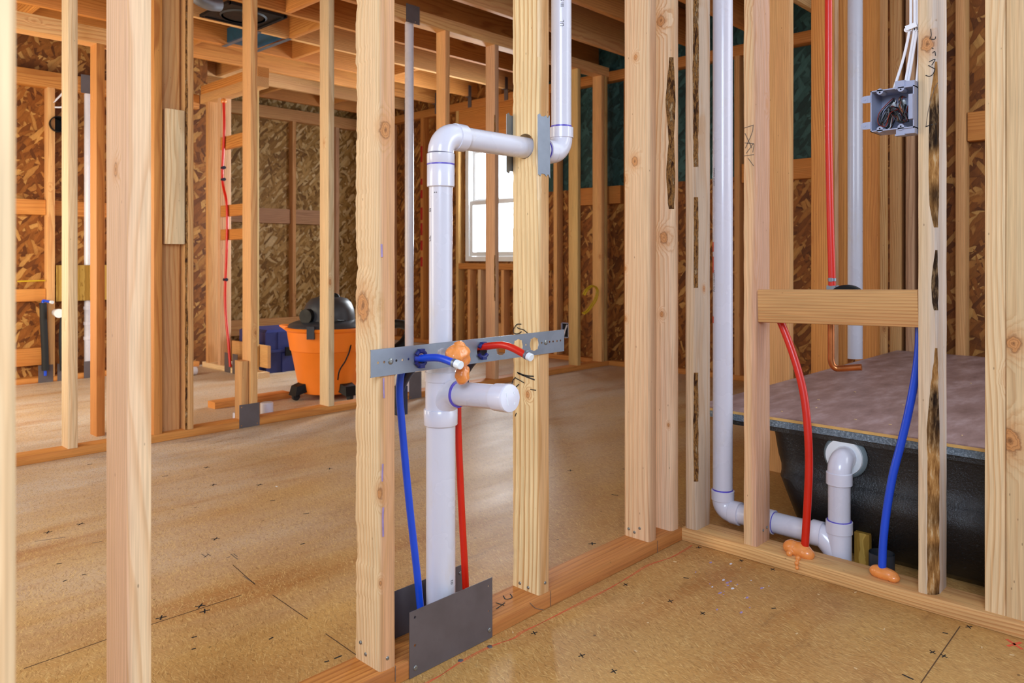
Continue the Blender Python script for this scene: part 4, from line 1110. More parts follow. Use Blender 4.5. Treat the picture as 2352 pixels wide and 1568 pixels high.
m.tube([(TX, WY, 0.250)] + arc((TX + 0.034, WY, 0.255), -X_, Z_, 0.034, 10)[1:] + [(2.214, WY + 0.004, 0.289)], 0.0312, 32)
m.obj('overflow_elbow', 'pvc_clean', td_)
m = MB(); q = Matrix.Translation((2.215, 0.805, 0.288)) @ Matrix.Rotation(pi / 2, 4, 'Y')
m.lathe([(0.020, -0.010), (0.050, -0.010), (0.0515, -0.006), (0.0515, 0.0)], 40, mat=q); m.obj('overflow_flange', 'white', td_)
m = MB(); m.lathe([(0.02, -0.004), (0.054, -0.004), (0.059, 0.0), (0.061, 0.005)], 40, mat=q); m.obj('gasket', 'gasket', td_)
pipe_print('PVC 1120 DWV', riser, TX, VY1, r2, 0.78, atan2(-VY1, -TX) - 0.9, 0.010)
pipe_print('ASTM D2665', riser, TX, VY1, r2, 1.10, atan2(-VY1, -TX) - 0.9, 0.010)
m = MB()
for z, h in ((0.83, 0.05), (0.885, 0.03), (0.66, 0.02)):
    m.v  # scorched primer marks on the pipe's left edge
    pts = [(TX + (r2 + 0.0006) * cos(t), VY1 + (r2 + 0.0006) * sin(t), zz) for zz in (z - h / 2, z + h / 2) for t in (atan2(-VY1, -TX) - 1.45 + 0.12 * k for k in range(4))]
    m.add(pts, [(0, 1, 5, 4), (1, 2, 6, 5), (2, 3, 7, 6)])
part_of(m.obj('brown_stain', 'redchalk', smooth=0), riser)
# grey stub of a floor pipe collar behind the plate
m = MB(); cc = onz(1975, 1300, 0.0); m.tube([(2.165, 0.69, 0.002), (2.165, 0.69, 0.06)], [0.032, 0.032], 28, caps=False); m.tube([(2.165, 0.69, 0.06), (2.165, 0.69, 0.002)], [0.0285, 0.0285], 28, caps=False)
tag(m.obj('pipe_sleeve', 'charcoal', origin=(2.165, 0.69, 0.0)), 'dark open pipe sleeve in the floor right of the tub drain', 'pipe sleeve')
m = MB(); m.box(2.205, 2.222, 0.735, 0.775, 0.0, 0.085); tag(m.obj('osb_scrap', 'osb_yellow', smooth=0, origin=(2.21, 0.755, 0.0)), 'yellow OSB scrap behind the tub drain', 'wood scrap')

# red and blue feeds to the tub valve
xr = 2.098
t = thing('water_pipe', 'long red water pipe dropping from the ceiling to the shower valve block', 'pipe', (xr, 0.79, 0.78))
yt = onx(1903, 5, xr).y; yb = onx(1911, 640, xr).y
m = MB(); m.tube([(xr, yt, TOP), (xr, yt, 1.2), (xr, (yt + yb) / 2, 0.95), (xr, yb, 0.79), (xr, yb, 0.775)], 0.0094, 20); m.obj('tube', 'pexr', t)
m = MB(); m.tube([(xr, yb, 0.788), (xr, yb, 0.796)], [0.0108] * 2, 24); m.box(xr - 0.013, xr - 0.009, yb - 0.004, yb + 0.004, 0.787, 0.797); m.obj('crimp_ring', 'galv', t)['label'] = 'steel crimp ring'
vz = 0.730
t = thing('shower_valve', 'black round shower valve behind the wooden block, with a bent copper outlet', 'valve', (xr, 0.775, vz))
q = Matrix.Translation((xr - 0.002, 0.755, vz - 0.004)) @ Matrix.Rotation(pi / 2, 4, 'Y')
m = MB(); m.lathe([(0.034, -0.012), (0.050, -0.012), (0.053, -0.008), (0.053, 0.010), (0.050, 0.014), (0.03, 0.014)], 40, mat=q); m.obj('plaster_guard', 'black', t)
m = MB(); m.lathe([(0.002, -0.006), (0.030, -0.006), (0.030, 0.02), (0.002, 0.02)], 32, mat=q); m.box(xr - 0.008, xr + 0.02, yb - 0.012, yb + 0.012, vz - 0.03, vz + 0.046); m.obj('valve_body', 'galv', t)
cy = onx(1909, 760, xr).y
cp = [(xr, cy, 0.70), (xr, cy, 0.62), (xr, cy, 0.575), (xr - 0.003, cy - 0.004, 0.560), (xr - 0.012, cy - 0.014, 0.552), (xr - 0.035, cy - 0.040, 0.553), (xr - 0.055, cy - 0.063, 0.556)]
m = MB(); m.tube(catmull([(xr, cy, 0.705), (xr, cy, 0.60), (xr, cy - 0.001, 0.568), (xr + 0.003, cy - 0.010, 0.553), (xr + 0.006, cy - 0.024, 0.552), (xr + 0.01, cy - 0.055, 0.557), (xr + 0.013, cy - 0.075, 0.560)], 8), 0.0088, 24)
m.obj('outlet_tube', 'copper', t)['label'] = 'bent copper outlet tube'
t2 = thing('water_pipe', 'red water pipe bowing from the block down to foam on the tub wall plate', 'pipe', (2.05, 0.85, 0.038))
P3 = lambda u, v, x: tuple(onx(u, v, x))
m = MB(); m.tube(catmull([P3(1784, 720, 2.088), P3(1797, 748, 2.085), P3(1822, 815, 2.08), P3(1843, 890, 2.075), P3(1854, 970, 2.068), P3(1858, 1060, 2.062), P3(1855, 1150, 2.058), P3(1850, 1235, 2.055), P3(1849, 1262, 2.055)], 8), 0.0105, 20); m.obj('tube', 'pexr', t2)
t3 = thing('water_pipe', 'blue water pipe bowing beside the blackened stud down to foam on the plate', 'pipe', (2.05, 0.65, 0.038))
m = MB(); m.tube(catmull([P3(2112, 715, 2.085), P3(2111, 790, 2.08), P3(2103, 860, 2.078), P3(2088, 940, 2.072), P3(2069, 1020, 2.068), P3(2051, 1090, 2.062), P3(2037, 1170, 2.058), P3(2029, 1240, 2.055), P3(2026, 1305, 2.052)], 8), 0.0098, 20); m.obj('tube', 'pexb', t3)
g = onx(1832, 1250, 2.045)
blob('foam_blob', 'orange foam mound round the red pipe, dripping over the plate edge', 'foam',
     [((2.054, g.y, 0.052), (0.022, 0.037, 0.021)), ((2.052, g.y + 0.018, 0.054), (0.020, 0.026, 0.021)), ((2.050, g.y - 0.020, 0.048), (0.018, 0.024, 0.017)), ((2.030, g.y + 0.016, 0.044), 0.0085), ((2.020, g.y - 0.012, 0.041), 0.0075), ((2.012, g.y - 0.012, 0.030), 0.0068), ((2.011, g.y - 0.013, 0.018), 0.0060)], seed=5, amp=0.0012, freq=30)
g = onx(2028, 1303, 2.04)
blob('foam_blob', 'orange sausage-shaped foam blob round the foot of the blue pipe', 'foam', [((2.050, g.y, 0.051), (0.019, 0.036, 0.016)), ((2.046, g.y - 0.022, 0.048), (0.015, 0.017, 0.0115)), ((2.051, g.y + 0.014, 0.052), (0.018, 0.022, 0.016))], seed=8, amp=0.0008, freq=30)

# ------------------------------------------------------------------ bathtub with its cover sheet
tub = thing('bathtub', 'black fibreglass bathtub behind the right-hand stud wall', 'bathtub', (2.25, 0.35, 0.0))
m = MB()
def ring(x0, x1, y0, y1, r, z, n=10):
    out = []
    for (cx, cy, a0) in ((x1 - r, y1 - r, 0), (x0 + r, y1 - r, pi / 2), (x0 + r, y0 + r, pi), (x1 - r, y0 + r, 1.5 * pi)):
        for k in range(n + 1):
            a = a0 + pi / 2 * k / n; out.append((cx + r * cos(a), cy + r * sin(a), z))
    return out
secs0 = [(0.350, 2.215, 1.00, 0.05), (0.315, 2.222, 0.99, 0.06), (0.25, 2.228, 0.985, 0.07), (0.222, 2.226, 0.975, 0.07), (0.205, 2.216, 0.970, 0.07), (0.192, 2.203, 0.968, 0.07), (0.15, 2.204, 0.955, 0.08), (0.07, 2.224, 0.94, 0.10), (0.02, 2.245, 0.92, 0.12), (0.0, 2.27, 0.90, 0.13)]
secs = [(z, x0, y1 + 0.045, r) for (z, x0, y1, r) in secs0]
rings = [ring(x0, 4.05 - (0.35 - z) * 0.3, -0.40 + (0.35 - z) * 0.3, y1, r, z) for (z, x0, y1, r) in secs]
nn = len(rings[0]); vs = [v for q_ in rings for v in q_]
fs = [(i * nn + k, i * nn + (k + 1) % nn, (i + 1) * nn + (k + 1) % nn, (i + 1) * nn + k) for i in range(len(rings) - 1) for k in range(nn)]
fs += [tuple(range(nn)), tuple(range((len(rings) - 1) * nn, len(rings) * nn))]
m.add(vs, fs); m.obj('tub_shell', 'tub', tub, smooth=50)
m = MB(); rg = ring(2.196, 4.17, -0.55, 1.232, 0.02, 0)
for z0, z1, ins in ((0.345, 0.365, 0.0),):
    vs = [(x, y, z0) for x, y, _ in rg] + [(x, y, z1) for x, y, _ in rg]
    k_ = len(rg); m.add(vs, [(i, (i + 1) % k_, k_ + (i + 1) % k_, k_ + i) for i in range(k_)] + [tuple(range(k_)), tuple(range(k_, 2 * k_))])
m.obj('rim', 'rim', tub, smooth=30)['label'] = 'grey speckled tub flange'
m = MB(); m.box(2.204, 2.21, -0.5, 1.2, 0.33, 0.345); m.obj('rim_lip', 'tub', tub, smooth=0)
m = MB(); m.box(2.193, 4.195, -0.56, 1.262, 0.3655, 0.3735, 1); m.box(2.1932, 4.195, -0.56, 1.262, 0.3736, 0.3768, 0)
tag(m.obj('cover_sheet', ['deck', 'ply_edge'], smooth=0, origin=(2.2, 0.35, 0.3655)), 'brown hardboard sheet laid over the bathtub as a cover', 'board')
rr = random.Random(3)
for i in range(9):
    u, v = rr.choice([(1895, 945), (1805, 945), (1880, 918), (1964, 900), (1700, 985), (2020, 955), (1850, 905), (2050, 860), (1930, 960)]) if False else [(1796, 945), (1880, 918), (1964, 900), (1965, 963), (2045, 975), (2210, 1000), (1875, 936), (2075, 930), (2230, 880)][i]
    p = onz(u, v, 0.377)
    m = MB(); a = rr.random() * 3; m.box(-0.004, 0.004, -0.0015, 0.0015, 0, 0.0012, mat=Matrix.Translation(p) @ Matrix.Rotation(a, 4, 'Z'))
    tag(m.obj('wood_chip', 'chip', smooth=0, origin=p), 'pale wood chips scattered on the brown cover sheet', 'wood chip', 'chips on the cover sheet')

# ------------------------------------------------------------------ thick white pipe in the alcove
pv_ = onz(1976, 824, 0.377)
t = thing('vent_stack', 'thick white vent pipe standing behind the tub deck, right of the red riser', 'pipe', (pv_.x, pv_.y + 0.0, 0.0))
m = MB(); m.cyl((pv_.x, pv_.y + 0.03, 0.378), (pv_.x, pv_.y + 0.03, TOP), 0.0395, 36); m.obj('pipe_run', 'pvc', t)

# ------------------------------------------------------------------ electrical box and cables
EX, EY0, EY1, EZ0, EZ1 = 2.000, 0.5635, 0.664, 1.166, 1.268
ebx = thing('electrical_box', 'grey two-gang electrical box full of loose wires on the blackened stud', 'electrical box', (EX + 0.04, EY0, (EZ0 + EZ1) / 2))
m = MB(); w_ = 0.0028; D = 0.075
m.box(EX, EX + D, EY0, EY0 + w_, EZ0, EZ1); m.box(EX, EX + D, EY1 - w_, EY1, EZ0, EZ1)
m.box(EX, EX + D, EY0, EY1, EZ0, EZ0 + w_); m.box(EX, EX + D, EY0, EY1, EZ1 - w_, EZ1)
m.box(EX + D, EX + D + w_, EY0, EY1, EZ0, EZ1)
m.obj('box_shell', 'boxgrey', ebx, smooth=0)
for z in (EZ0 + 0.016, EZ1 - 0.020):
    m = MB(); m.box(EX - 0.002, EX, EY1 - 0.001, EY1 + 0.014, z - 0.009, z + 0.009); m.lathe([(0.0088, 0), (0.0088, 0.0028)], 20, mat=Matrix.Translation((EX - 0.0024, EY1 + 0.014, z)) @ Matrix.Rotation(pi / 2, 4, 'Y'))
    m.box(EX - 0.0036, EX - 0.0022, EY1 + 0.010, EY1 + 0.016, z - 0.002, z + 0.002); m.obj('mounting_ear', 'boxgrey', ebx)
for y in (EY0 + 0.030, EY1 - 0.022):
    for z, s in ((EZ0, 1), (EZ1, -1)):
        m = MB(); m.lathe([(0.0075, 0), (0.0075, 0.03)], 18, mat=Matrix.Translation((EX, y, z + s * 0.004)) @ Matrix.Rotation(pi / 2, 4, 'Y'))
        m.lathe([(0.002, -0.0004), (0.002, 0.0)], 12, 1, Matrix.Translation((EX, y, z + s * 0.006)) @ Matrix.Rotation(pi / 2, 4, 'Y')); m.obj('screw_boss', ['boxgrey', 'black'], ebx)
for z, s in ((EZ1, 1), (EZ0, -1)):
    m = MB(); m.box(EX + 0.004, EX + 0.05, EY0, EY0 + 0.042, z if s > 0 else z - 0.013, z + 0.013 if s > 0 else z)
    m.box(EX + 0.002, EX + 0.02, EY0 + 0.022, EY0 + 0.044, z + s * 0.004 - 0.008, z + s * 0.016); m.obj('nail_bracket', 'boxgrey', ebx, smooth=0)
m = MB(); m.box(EX - 0.010, EX + 0.02, EY0 + 0.0005, EY0 + 0.010, EZ0 + 0.02, EZ1 - 0.022); m.obj('depth_guide', 'boxgrey', ebx, smooth=0)
rw = random.Random(11)
yl, yr_, zt, zb = EY1 - 0.018, EY0 + 0.020, EZ1 - 0.018, EZ0 + 0.012
for i in range(24):
    mt = ['wire_black', 'wire_black', 'wire_red', 'wire_black', 'copper', 'wire_black', 'wire_red', 'wire_black', 'wire_black', 'wire_white', 'wire_black'][i % 11]
    xx = EX + 0.006 + 0.045 * rw.random()
    j = lambda s: (rw.random() - 0.5) * s
    if i % 3 == 0:
        pts = [(EX + 0.05, yl - 0.02 + j(.01), zt + j(.006)), (xx, yl - 0.026 + j(.01), zt - 0.012), (xx, yl - 0.006 + j(.01), (zt + zb) / 2 + j(.02)), (xx, yl + 0.004 + j(.006), zb + 0.008), (xx + 0.006, yl - 0.014, zb + j(.006)), (xx, (yl + yr_) / 2 + j(.02), (zt + zb) / 2 + j(.03)), (xx + 0.02, yr_ + 0.02, zt - 0.03)]
    elif i % 3 == 1:
        pts = [(EX + 0.05, yr_ + 0.012, zt), (xx, yr_ + 0.014 + j(.008), zt - 0.004), (xx, yr_ + 0.012 + j(.01), (zt + zb) / 2 + j(.02)), (xx, yr_ + 0.002 + j(.004), zb + 0.010), (xx, yr_ + 0.02, zb + 0.012 + j(.01)), (xx, (yl + yr_) / 2 + j(.02), zb + 0.028 + j(.016)), (xx + 0.01, yl - 0.012, zb + 0.036 + j(.02))]
    else:
        pts = [(xx, yl - 0.004 + j(.01), zb + 0.006), (xx, yl - 0.02, zb + 0.034 + j(.02)), (xx, (yl + yr_) / 2 + 0.008, zb + 0.044 + j(.02)), (xx, (yl + yr_) / 2 - 0.01, zb + 0.026 + j(.02)), (xx, yr_ + 0.012, zb + 0.014 + j(.02)), (xx + 0.01, yr_ + 0.006, zb + 0.05)]
    m = MB(); m.tube(catmull(pts, 6), 0.0011, 8); m.obj('wire', mt, ebx)
for i, (y, z) in enumerate(((EY0 + 0.060, EZ0 + 0.062), (EY0 + 0.046, EZ0 + 0.058), (EY0 + 0.036, EZ0 + 0.064))):
    m = MB(); m.tube([(EX + 0.05, y, z), (EX + 0.03, y - 0.004, z + 0.008), (EX + 0.028, y - 0.004, z + 0.009)], [0.0055, 0.0045, 0.003], 10); m.obj('wire_nut', 'white', ebx)
cabs = [((2092, 0), (2090, 60), (2076, 130), (2052, 200)), ((2101, 0), (2101, 60), (2090, 130), (2077, 196)), ((2108, 0), (2106, 60), (2096, 130), (2083, 196)), ((2117, 0), (2114, 60), (2112, 130), (2104, 194)), ((2121, 0), (2119, 60), (2119, 130), (2118, 194))]
nms = ['outermost', 'second', 'third', 'fourth', 'innermost']
for i, c_ in enumerate(cabs):
    xx = 2.035 + 0.004 * i
    pts = [tuple(onx(u, v, xx)) for u, v in c_]
    top = (pts[0][0], max(pts[0][1], 0.566), TOP); pts = [top] + [(p[0], max(p[1], 0.566), p[2]) for p in pts]
    pts[-1] = (pts[-1][0], pts[-1][1], EZ1 + 0.001)
    m = MB(); m.tube(catmull(pts, 6), 0.0034, 10)
    tag(m.obj('electrical_cable', 'cable', origin=pts[-1]), '%s white cable of the bundle entering the top of the electrical box' % nms[i], 'cable', 'white cables above the box')
sp0 = onx(2082, 68, 2.028)
m = MB(); m.box(2.024, 2.028, EY0, sp0.y, sp0.z - 0.006, sp0.z + 0.006, mat=Matrix.Translation((0, EY0, sp0.z)) @ Matrix.Rotation(-0.22, 4, 'X') @ Matrix.Translation((0, -EY0, -sp0.z + 0.008)))
m.tube([(2.028, sp0.y, sp0.z), (2.06, sp0.y, sp0.z)], [0.006, 0.006], 12)
tag(m.obj('cable_strap', 'cable', smooth=30, origin=sp0), 'white plastic strap holding the cables to the stud above the electrical box', 'cable strap')

# ------------------------------------------------------------------ shop vacuum behind the middle wall
VX0, VY0 = 2.632, 4.065
vac = thing('shop_vacuum', 'orange shop vacuum with a black motor head standing behind the middle wall', 'vacuum cleaner', (VX0, VY0, 0))
TV = Matrix.Translation((VX0, VY0, 0))
m = MB(); m.lathe([(0.165, 0.030), (0.180, 0.036), (0.186, 0.06), (0.190, 0.10), (0.226, 0.285), (0.229, 0.290), (0.234, 0.292), (0.252, 0.405), (0.256, 0.408), (0.262, 0.412), (0.266, 0.422), (0.258, 0.430)], 56, mat=TV)
L_ = Vector((-RX, -RY, 0))            # towards the picture's left
sp = Vector((VX0, VY0, 0)) + L_ * 0.25
ang = atan2(L_.y, L_.x); q = TV @ Matrix.Rotation(ang, 4, 'Z')
m.add([q @ Vector(v) for v in [(0.235, -0.07, 0.40), (0.30, -0.03, 0.432), (0.30, 0.03, 0.432), (0.235, 0.07, 0.40), (0.235, -0.07, 0.434), (0.30, -0.03, 0.440), (0.30, 0.03, 0.440), (0.235, 0.07, 0.434)]],
      [(0, 1, 2, 3), (4, 7, 6, 5), (0, 4, 5, 1), (1, 5, 6, 2), (2, 6, 7, 3), (3, 7, 4, 0)])
m.obj('bin', 'vacorange', vac)
m = MB(); m.lathe([(0.245, 0.425), (0.247, 0.436), (0.236, 0.448), (0.20, 0.462), (0.15, 0.470)], 56, mat=TV); m.obj('lid', 'charcoal', vac)
m = MB(); m.lathe([(0.158, 0.462), (0.156, 0.50), (0.150, 0.535), (0.135, 0.572), (0.110, 0.598), (0.07, 0.610), (0.01, 0.614)], 48, mat=TV)
hd = m.obj('motor_head', 'charcoal', vac)
T_ = Vector((-VX, -VY, 0))            # towards the camera
pd = (T_ * 0.94 + L_ * 0.38).normalized()
pc = Vector((VX0, VY0, 0.500)) + T_ * 0.115 + L_ * 0.088
m = MB(); m.tube([pc - pd * 0.03, pc + pd * 0.045, pc + pd * 0.046, pc + pd * 0.044, pc - pd * 0.01], [0.044, 0.044, 0.042, 0.034, 0.033], 28); m.obj('hose_port', 'black', hd)
lt = Vector((VX0, VY0, 0.42)) + (T_ * 0.98 + L_ * 0.17).normalized() * 0.262
m = MB(); qq = T_.to_track_quat('Z', 'Y').to_matrix().to_4x4(); qq.translation = lt
m.box(-0.022, 0.022, -0.045, 0.03, -0.01, 0.012, mat=qq); m.obj('latch', 'charcoal', vac)
m = MB(); tp = Vector((VX0, VY0, 0.60)); m.tube(catmull([tp + L_ * 0.06 + Z_ * -0.01, tp + L_ * 0.04 + Z_ * 0.022, tp - L_ * 0.04 + Z_ * 0.022, tp - L_ * 0.06 + Z_ * -0.01], 6), 0.012, 12); m.obj('carry_handle', 'black', hd)
for k, (a, b) in enumerate(((0.72, 0.70), (-0.72, 0.70), (0.72, -0.70), (-0.72, -0.70))):
    d = (L_ * a + T_ * b).normalized(); c0 = Vector((VX0, VY0, 0)) + d * 0.205
    ft = Matrix.Translation(c0) @ Matrix.Rotation(atan2(d.y, d.x), 4, 'Z')
    m = MB()
    vs = [(-0.05, -0.05, 0.055), (0.045, -0.042, 0.030), (0.045, 0.042, 0.030), (-0.05, 0.05, 0.055), (-0.045, -0.045, 0.105), (0.03, -0.035, 0.085), (0.03, 0.035, 0.085), (-0.045, 0.045, 0.105)]
    m.add([ft @ Vector(v) for v in vs], [(0, 3, 2, 1), (4, 5, 6, 7), (0, 1, 5, 4), (1, 2, 6, 5), (2, 3, 7, 6), (3, 0, 4, 7)])
    f_ = m.obj('caster_foot', 'black', vac, smooth=20)
    m = MB(); wq = ft @ Matrix.Translation((0.02, 0, 0.022)) @ Matrix.Rotation(pi / 2, 4, 'X'); m.lathe([(0.008, -0.012), (0.022, -0.011), (0.022, 0.011), (0.008, 0.012)], 20, mat=wq); m.obj('wheel', 'rubber', f_)
m = MB(); ca = [ony(802, 742, 3.92), ony(806, 790, 3.83), ony(795, 825, 3.82), ony(780, 850, 3.83), ony(776, 872, 3.84)]
m.tube(catmull([Vector((VX0, VY0, 0.48)) + (T_ - L_ * 0.5).normalized() * 0.20] + [tuple(p) for p in ca], 6), 0.0045, 8); m.obj('power_cord', 'black', vac)
hs = thing('vacuum_hose', 'black corrugated hose looped on the floor behind the thin white pipe', 'hose', (3.12, 4.32, 0))
hp = []
hc = Vector((3.13, 4.33, 0.0))
for k in range(64):
    a = k / 63 * 2 * pi * 1.6 + 2.6
    hp.append(hc + Vector((RX, RY, 0)) * (0.27 * cos(a)) + Vector((VX, VY, 0)) * (0.20 * sin(a)) + Z_ * (0.26 + 0.15 * sin(a + 0.7) - 0.06 * k / 63))
m = MB(); m.tube(hp, [0.030 + (0.0025 if k % 2 else 0) for k in range(64)], 14); m.obj('corrugated_hose', 'black', hs)
m = MB(); m.tube(catmull([hc + Vector((-0.2, 0.1, 0.033)), hc + Vector((0, -0.06, 0.033)), hc + Vector((0.2, 0.02, 0.033)), hc + Vector((0.28, 0.16, 0.04)), hp[-1]], 8), 0.031, 14); m.obj('hose_tail', 'black', hs)

# blue case
cs = thing('storage_case', 'dark blue plastic storage case on the floor left of the orange vacuum', 'case', (3.12, 5.36, 0))
m = MB()
m.box(2.80, 3.36, 5.16, 5.56, 0.0, 0.15)
for x in (2.80, 2.93, 3.07, 3.20, 3.33): m.box(x, x + 0.03, 5.148, 5.162, 0.0, 0.14)
m.obj('body', 'bluecase', cs, smooth=0)
m = MB(); m.box(2.785, 3.375, 5.145, 5.575, 0.152, 0.17); m.box(2.80, 3.36, 5.16, 5.56, 0.17, 0.30)
m.add([(2.80, 5.16, 0.30), (3.36, 5.16, 0.30), (3.36, 5.56, 0.30), (2.80, 5.56, 0.30), (2.83, 5.19, 0.318), (3.33, 5.19, 0.318), (3.33, 5.53, 0.318), (2.83, 5.53, 0.318)], [(0, 1, 5, 4), (1, 2, 6, 5), (2, 3, 7, 6), (3, 0, 4, 7), (4, 5, 6, 7)])
for x in (2.90, 3.10, 3.26): m.box(x, x + 0.012, 5.155, 5.162, 0.175, 0.30)
m.obj('lid', 'bluecase', cs, smooth=0)
for x in (2.95, 3.18):
    m = MB(); m.box(x, x + 0.05, 5.134, 5.148, 0.12, 0.185); m.obj('latch', 'black', cs, smooth=0)

# ------------------------------------------------------------------ small plumbing by the middle wall
cpx = ony(564, 905, 3.745)
t = thing('copper_stub', 'copper pipe stub with a black clip, left of the short block behind the steel plate', 'pipe', (cpx.x, cpx.y, 0))
m = MB(); m.tube(catmull([(cpx.x, cpx.y, 0.0), (cpx.x, cpx.y, 0.10), (cpx.x, cpx.y, 0.175), (cpx.x - 0.012, cpx.y + 0.004, 0.205), (cpx.x - 0.040, cpx.y + 0.015, 0.215)], 8), 0.014, 18); m.obj('tube', 'copper', t)
m = MB(); m.tube([(cpx.x, cpx.y, 0.142), (cpx.x, cpx.y, 0.155)], 0.019, 18); m.obj('clip', 'black', t)
m = MB(); m.tube([(cpx.x - 0.045, cpx.y - 0.03, 0.0), (cpx.x - 0.045, cpx.y - 0.03, 0.055), (cpx.x - 0.045, cpx.y - 0.03, 0.058)], [0.036, 0.036, 0.033], 24); tag(m.obj('pipe_coupling', 'pvc_clean', origin=(cpx.x - 0.045, cpx.y - 0.03, 0)), 'white pipe coupling at the foot of the copper stub', 'pipe coupling')
p_ = ony(613, 933, 3.76); m = MB(); m.tube([(p_.x, p_.y, 0.0), (p_.x, p_.y, 0.075), (p_.x, p_.y, 0.078)], [0.034, 0.034, 0.03], 24); tag(m.obj('pipe_coupling', 'pvc_clean', origin=(p_.x, p_.y, 0)), 'white pipe end on the floor just right of the stud by the copper stub', 'pipe coupling')
pl = plate('steel_guard_plate', rect(0.108, 0.116), [(0.012, 0.104, 0.003, 0), (0.012, 0.012, 0.003, 0), (0.096, 0.012, 0.003, 0)], 0.0016, (1.812, YC0 - 0.0012, 0.001), (1, 0, 0), (0, 0, 1), 'steel')
tag(pl, 'square dark steel plate on the middle wall bottom plate below the copper stub', 'metal plate')
a_, b_ = ony(940, 876, YC0 - 0.002), ony(968, 921, YC0 - 0.002)
pl = plate('steel_guard_plate', rect(b_.x - a_.x, 0.16), [(0.012, 0.012, 0.003, 0)], 0.0016, (a_.x, YC0 - 0.0012, 0.001), (1, 0, 0), (0, 0, 1), 'steel')
tag(pl, 'dark steel plate at the foot of the thin white pipe in the middle wall', 'metal plate')
a_, b_ = ony(933, 7, YC0 - 0.002), ony(964, 58, YC0 - 0.002)
pl = plate('steel_guard_plate', rect(b_.x - a_.x, a_.z - b_.z), [(0.012, 0.012, 0.003, 0), (0.07, 0.012, 0.003, 0), (0.012, 0.11, 0.003, 0), (0.07, 0.11, 0.003, 0)], 0.0016, (a_.x, YC0 - 0.0012, b_.z), (1, 0, 0), (0, 0, 1), 'steel')
tag(pl, 'dark steel plate on the top plate above the thin white pipe', 'metal plate')
tp_ = ony(940, 100, 3.648)
t = thing('vent_stack', 'thin white vent pipe in the middle wall between two studs', 'pipe', (tp_.x, 3.648, 0.04))
m = MB(); m.cyl((tp_.x, 3.648, 0.04), (tp_.x, 3.648, TOP), 0.0268, 28); m.obj('pipe_run', 'pvc', t)

# ------------------------------------------------------------------ red pipe on the partition
def px_(u, v): return tuple(onx(u, v, 2.634))
t = thing('water_pipe', 'red water pipe climbing the far partition between three orange blocks', 'pipe', px_(528, 845))
m = MB(); m.tube(catmull([px_(514, 236), px_(515, 300), px_(511, 410), px_(521, 470), px_(521, 560), px_(517, 690), px_(525, 790), px_(529, 842)], 8), 0.0098, 14); m.obj('tube', 'pexr', t)
for v in (385, 412, 642):
    p_ = onx(513 if v < 600 else 518, v, 2.634); m = MB(); m.tube([p_ - Y_ * 0.02, p_ + Y_ * 0.02], 0.0125, 8); m.obj('clip', 'navy_dark', t)
p_ = onx(514, 232, 2.64); blob('foam_blob', 'orange foam collar at the top of the far red pipe', 'foam', [(sh(p_, 0, 0, 0), 0.022), (sh(p_, 0.01, 0.012, 0.004), 0.016)], seed=4, amp=0.002)
for i, (u0, u1) in enumerate(((515, 528), (533, 545))):
    a_, b_ = onx(u0, 815, 2.64), onx(u1, 850, 2.64)
    pl = plate('steel_guard_plate', rect(abs(a_.y - b_.y), 0.145), [], 0.0016, (2.6425, a_.y, 0.001), (0, -1, 0), (0, 0, 1), 'steel')
    tag(pl, ('left' if i == 0 else 'right') + ' dark steel plate at the foot of the far red pipe', 'metal plate')
p_ = onz(452, 851, 0.03); m = MB(); m.tube([(p_.x - 0.24, p_.y, 0.032), (p_.x - 0.006, p_.y, 0.032), (p_.x, p_.y, 0.032)], [0.030, 0.030, 0.024], 24)
tag(m.obj('pipe_offcut', 'pvc', origin=(p_.x, p_.y, 0)), 'white pipe offcut lying on the floor behind the stud cluster', 'pipe')

# ------------------------------------------------------------------ left plumbing wall
YL = 5.93
def pl_(u, v, y=YL): return tuple(ony(u, v, y))
for (pts, lb, c2) in (([(104, 850), (103, 800), (100, 740), (99, 695)], 'left black insulated pipe on the far-left plumbing wall', 1), ([(146, 850), (143, 790), (145, 745), (151, 700)], 'right black insulated pipe on the far-left plumbing wall, behind the white round cap', 0)):
    P0 = [Vector(pl_(*p, y=5.875)) for p in pts]
    t = thing('insulated_pipe', lb, 'pipe', P0[0])
    m = MB(); m.tube(catmull(P0, 6), 0.022, 20); m.obj('foam_sleeve', 'rubber', t)
    m = MB(); e = P0[-1]; m.tube(catmull([e - Z_ * 0.01, e + Z_ * 0.012, e + Vector((0.012, -0.02, 0.012)), e + Vector((0.03, -0.07, 0.006))], 6), 0.009, 12); m.obj('stub', 'pexb' if c2 else 'pexr', t)
    m = MB(); m.tube([e + Vector((0.028, -0.066, 0.006)), e + Vector((0.034, -0.085, 0.005))], 0.011, 12); m.obj('plug', 'white', t)
    m = MB(); m.tube([P0[0], P0[0] - Z_ * max(0.0, P0[0].z - 0.05)], 0.009, 12); m.obj('feed_tube', 'pexb' if c2 else 'pexr', t)
wx = ony(203, 700, 5.94).x
t = thing('drain_vent_pipe', 'white vent pipe with couplings on the far-left plumbing wall', 'pipe', (wx, 5.942, 0.0))
m = MB(); m.cyl((wx, 5.942, 0.04), (wx, 5.942, 2.02), 0.026, 28); m.obj('pipe_run', 'pvc', t)
for v in (707, 742, 776):
    z = ony(203, v, 5.94).z; m = MB(); m.tube([(wx, 5.942, z - 0.012), (wx, 5.942, z - 0.011), (wx, 5.942, z + 0.011), (wx, 5.942, z + 0.012)], [0.027, 0.031, 0.031, 0.027], 28); m.obj('hub', 'pvc_clean', t)
c0 = ony(134, 719, 5.80)
t = thing('pipe_stub', 'white round pipe cap left of the right black insulated pipe, far left', 'pipe', (c0.x, 5.80, c0.z))
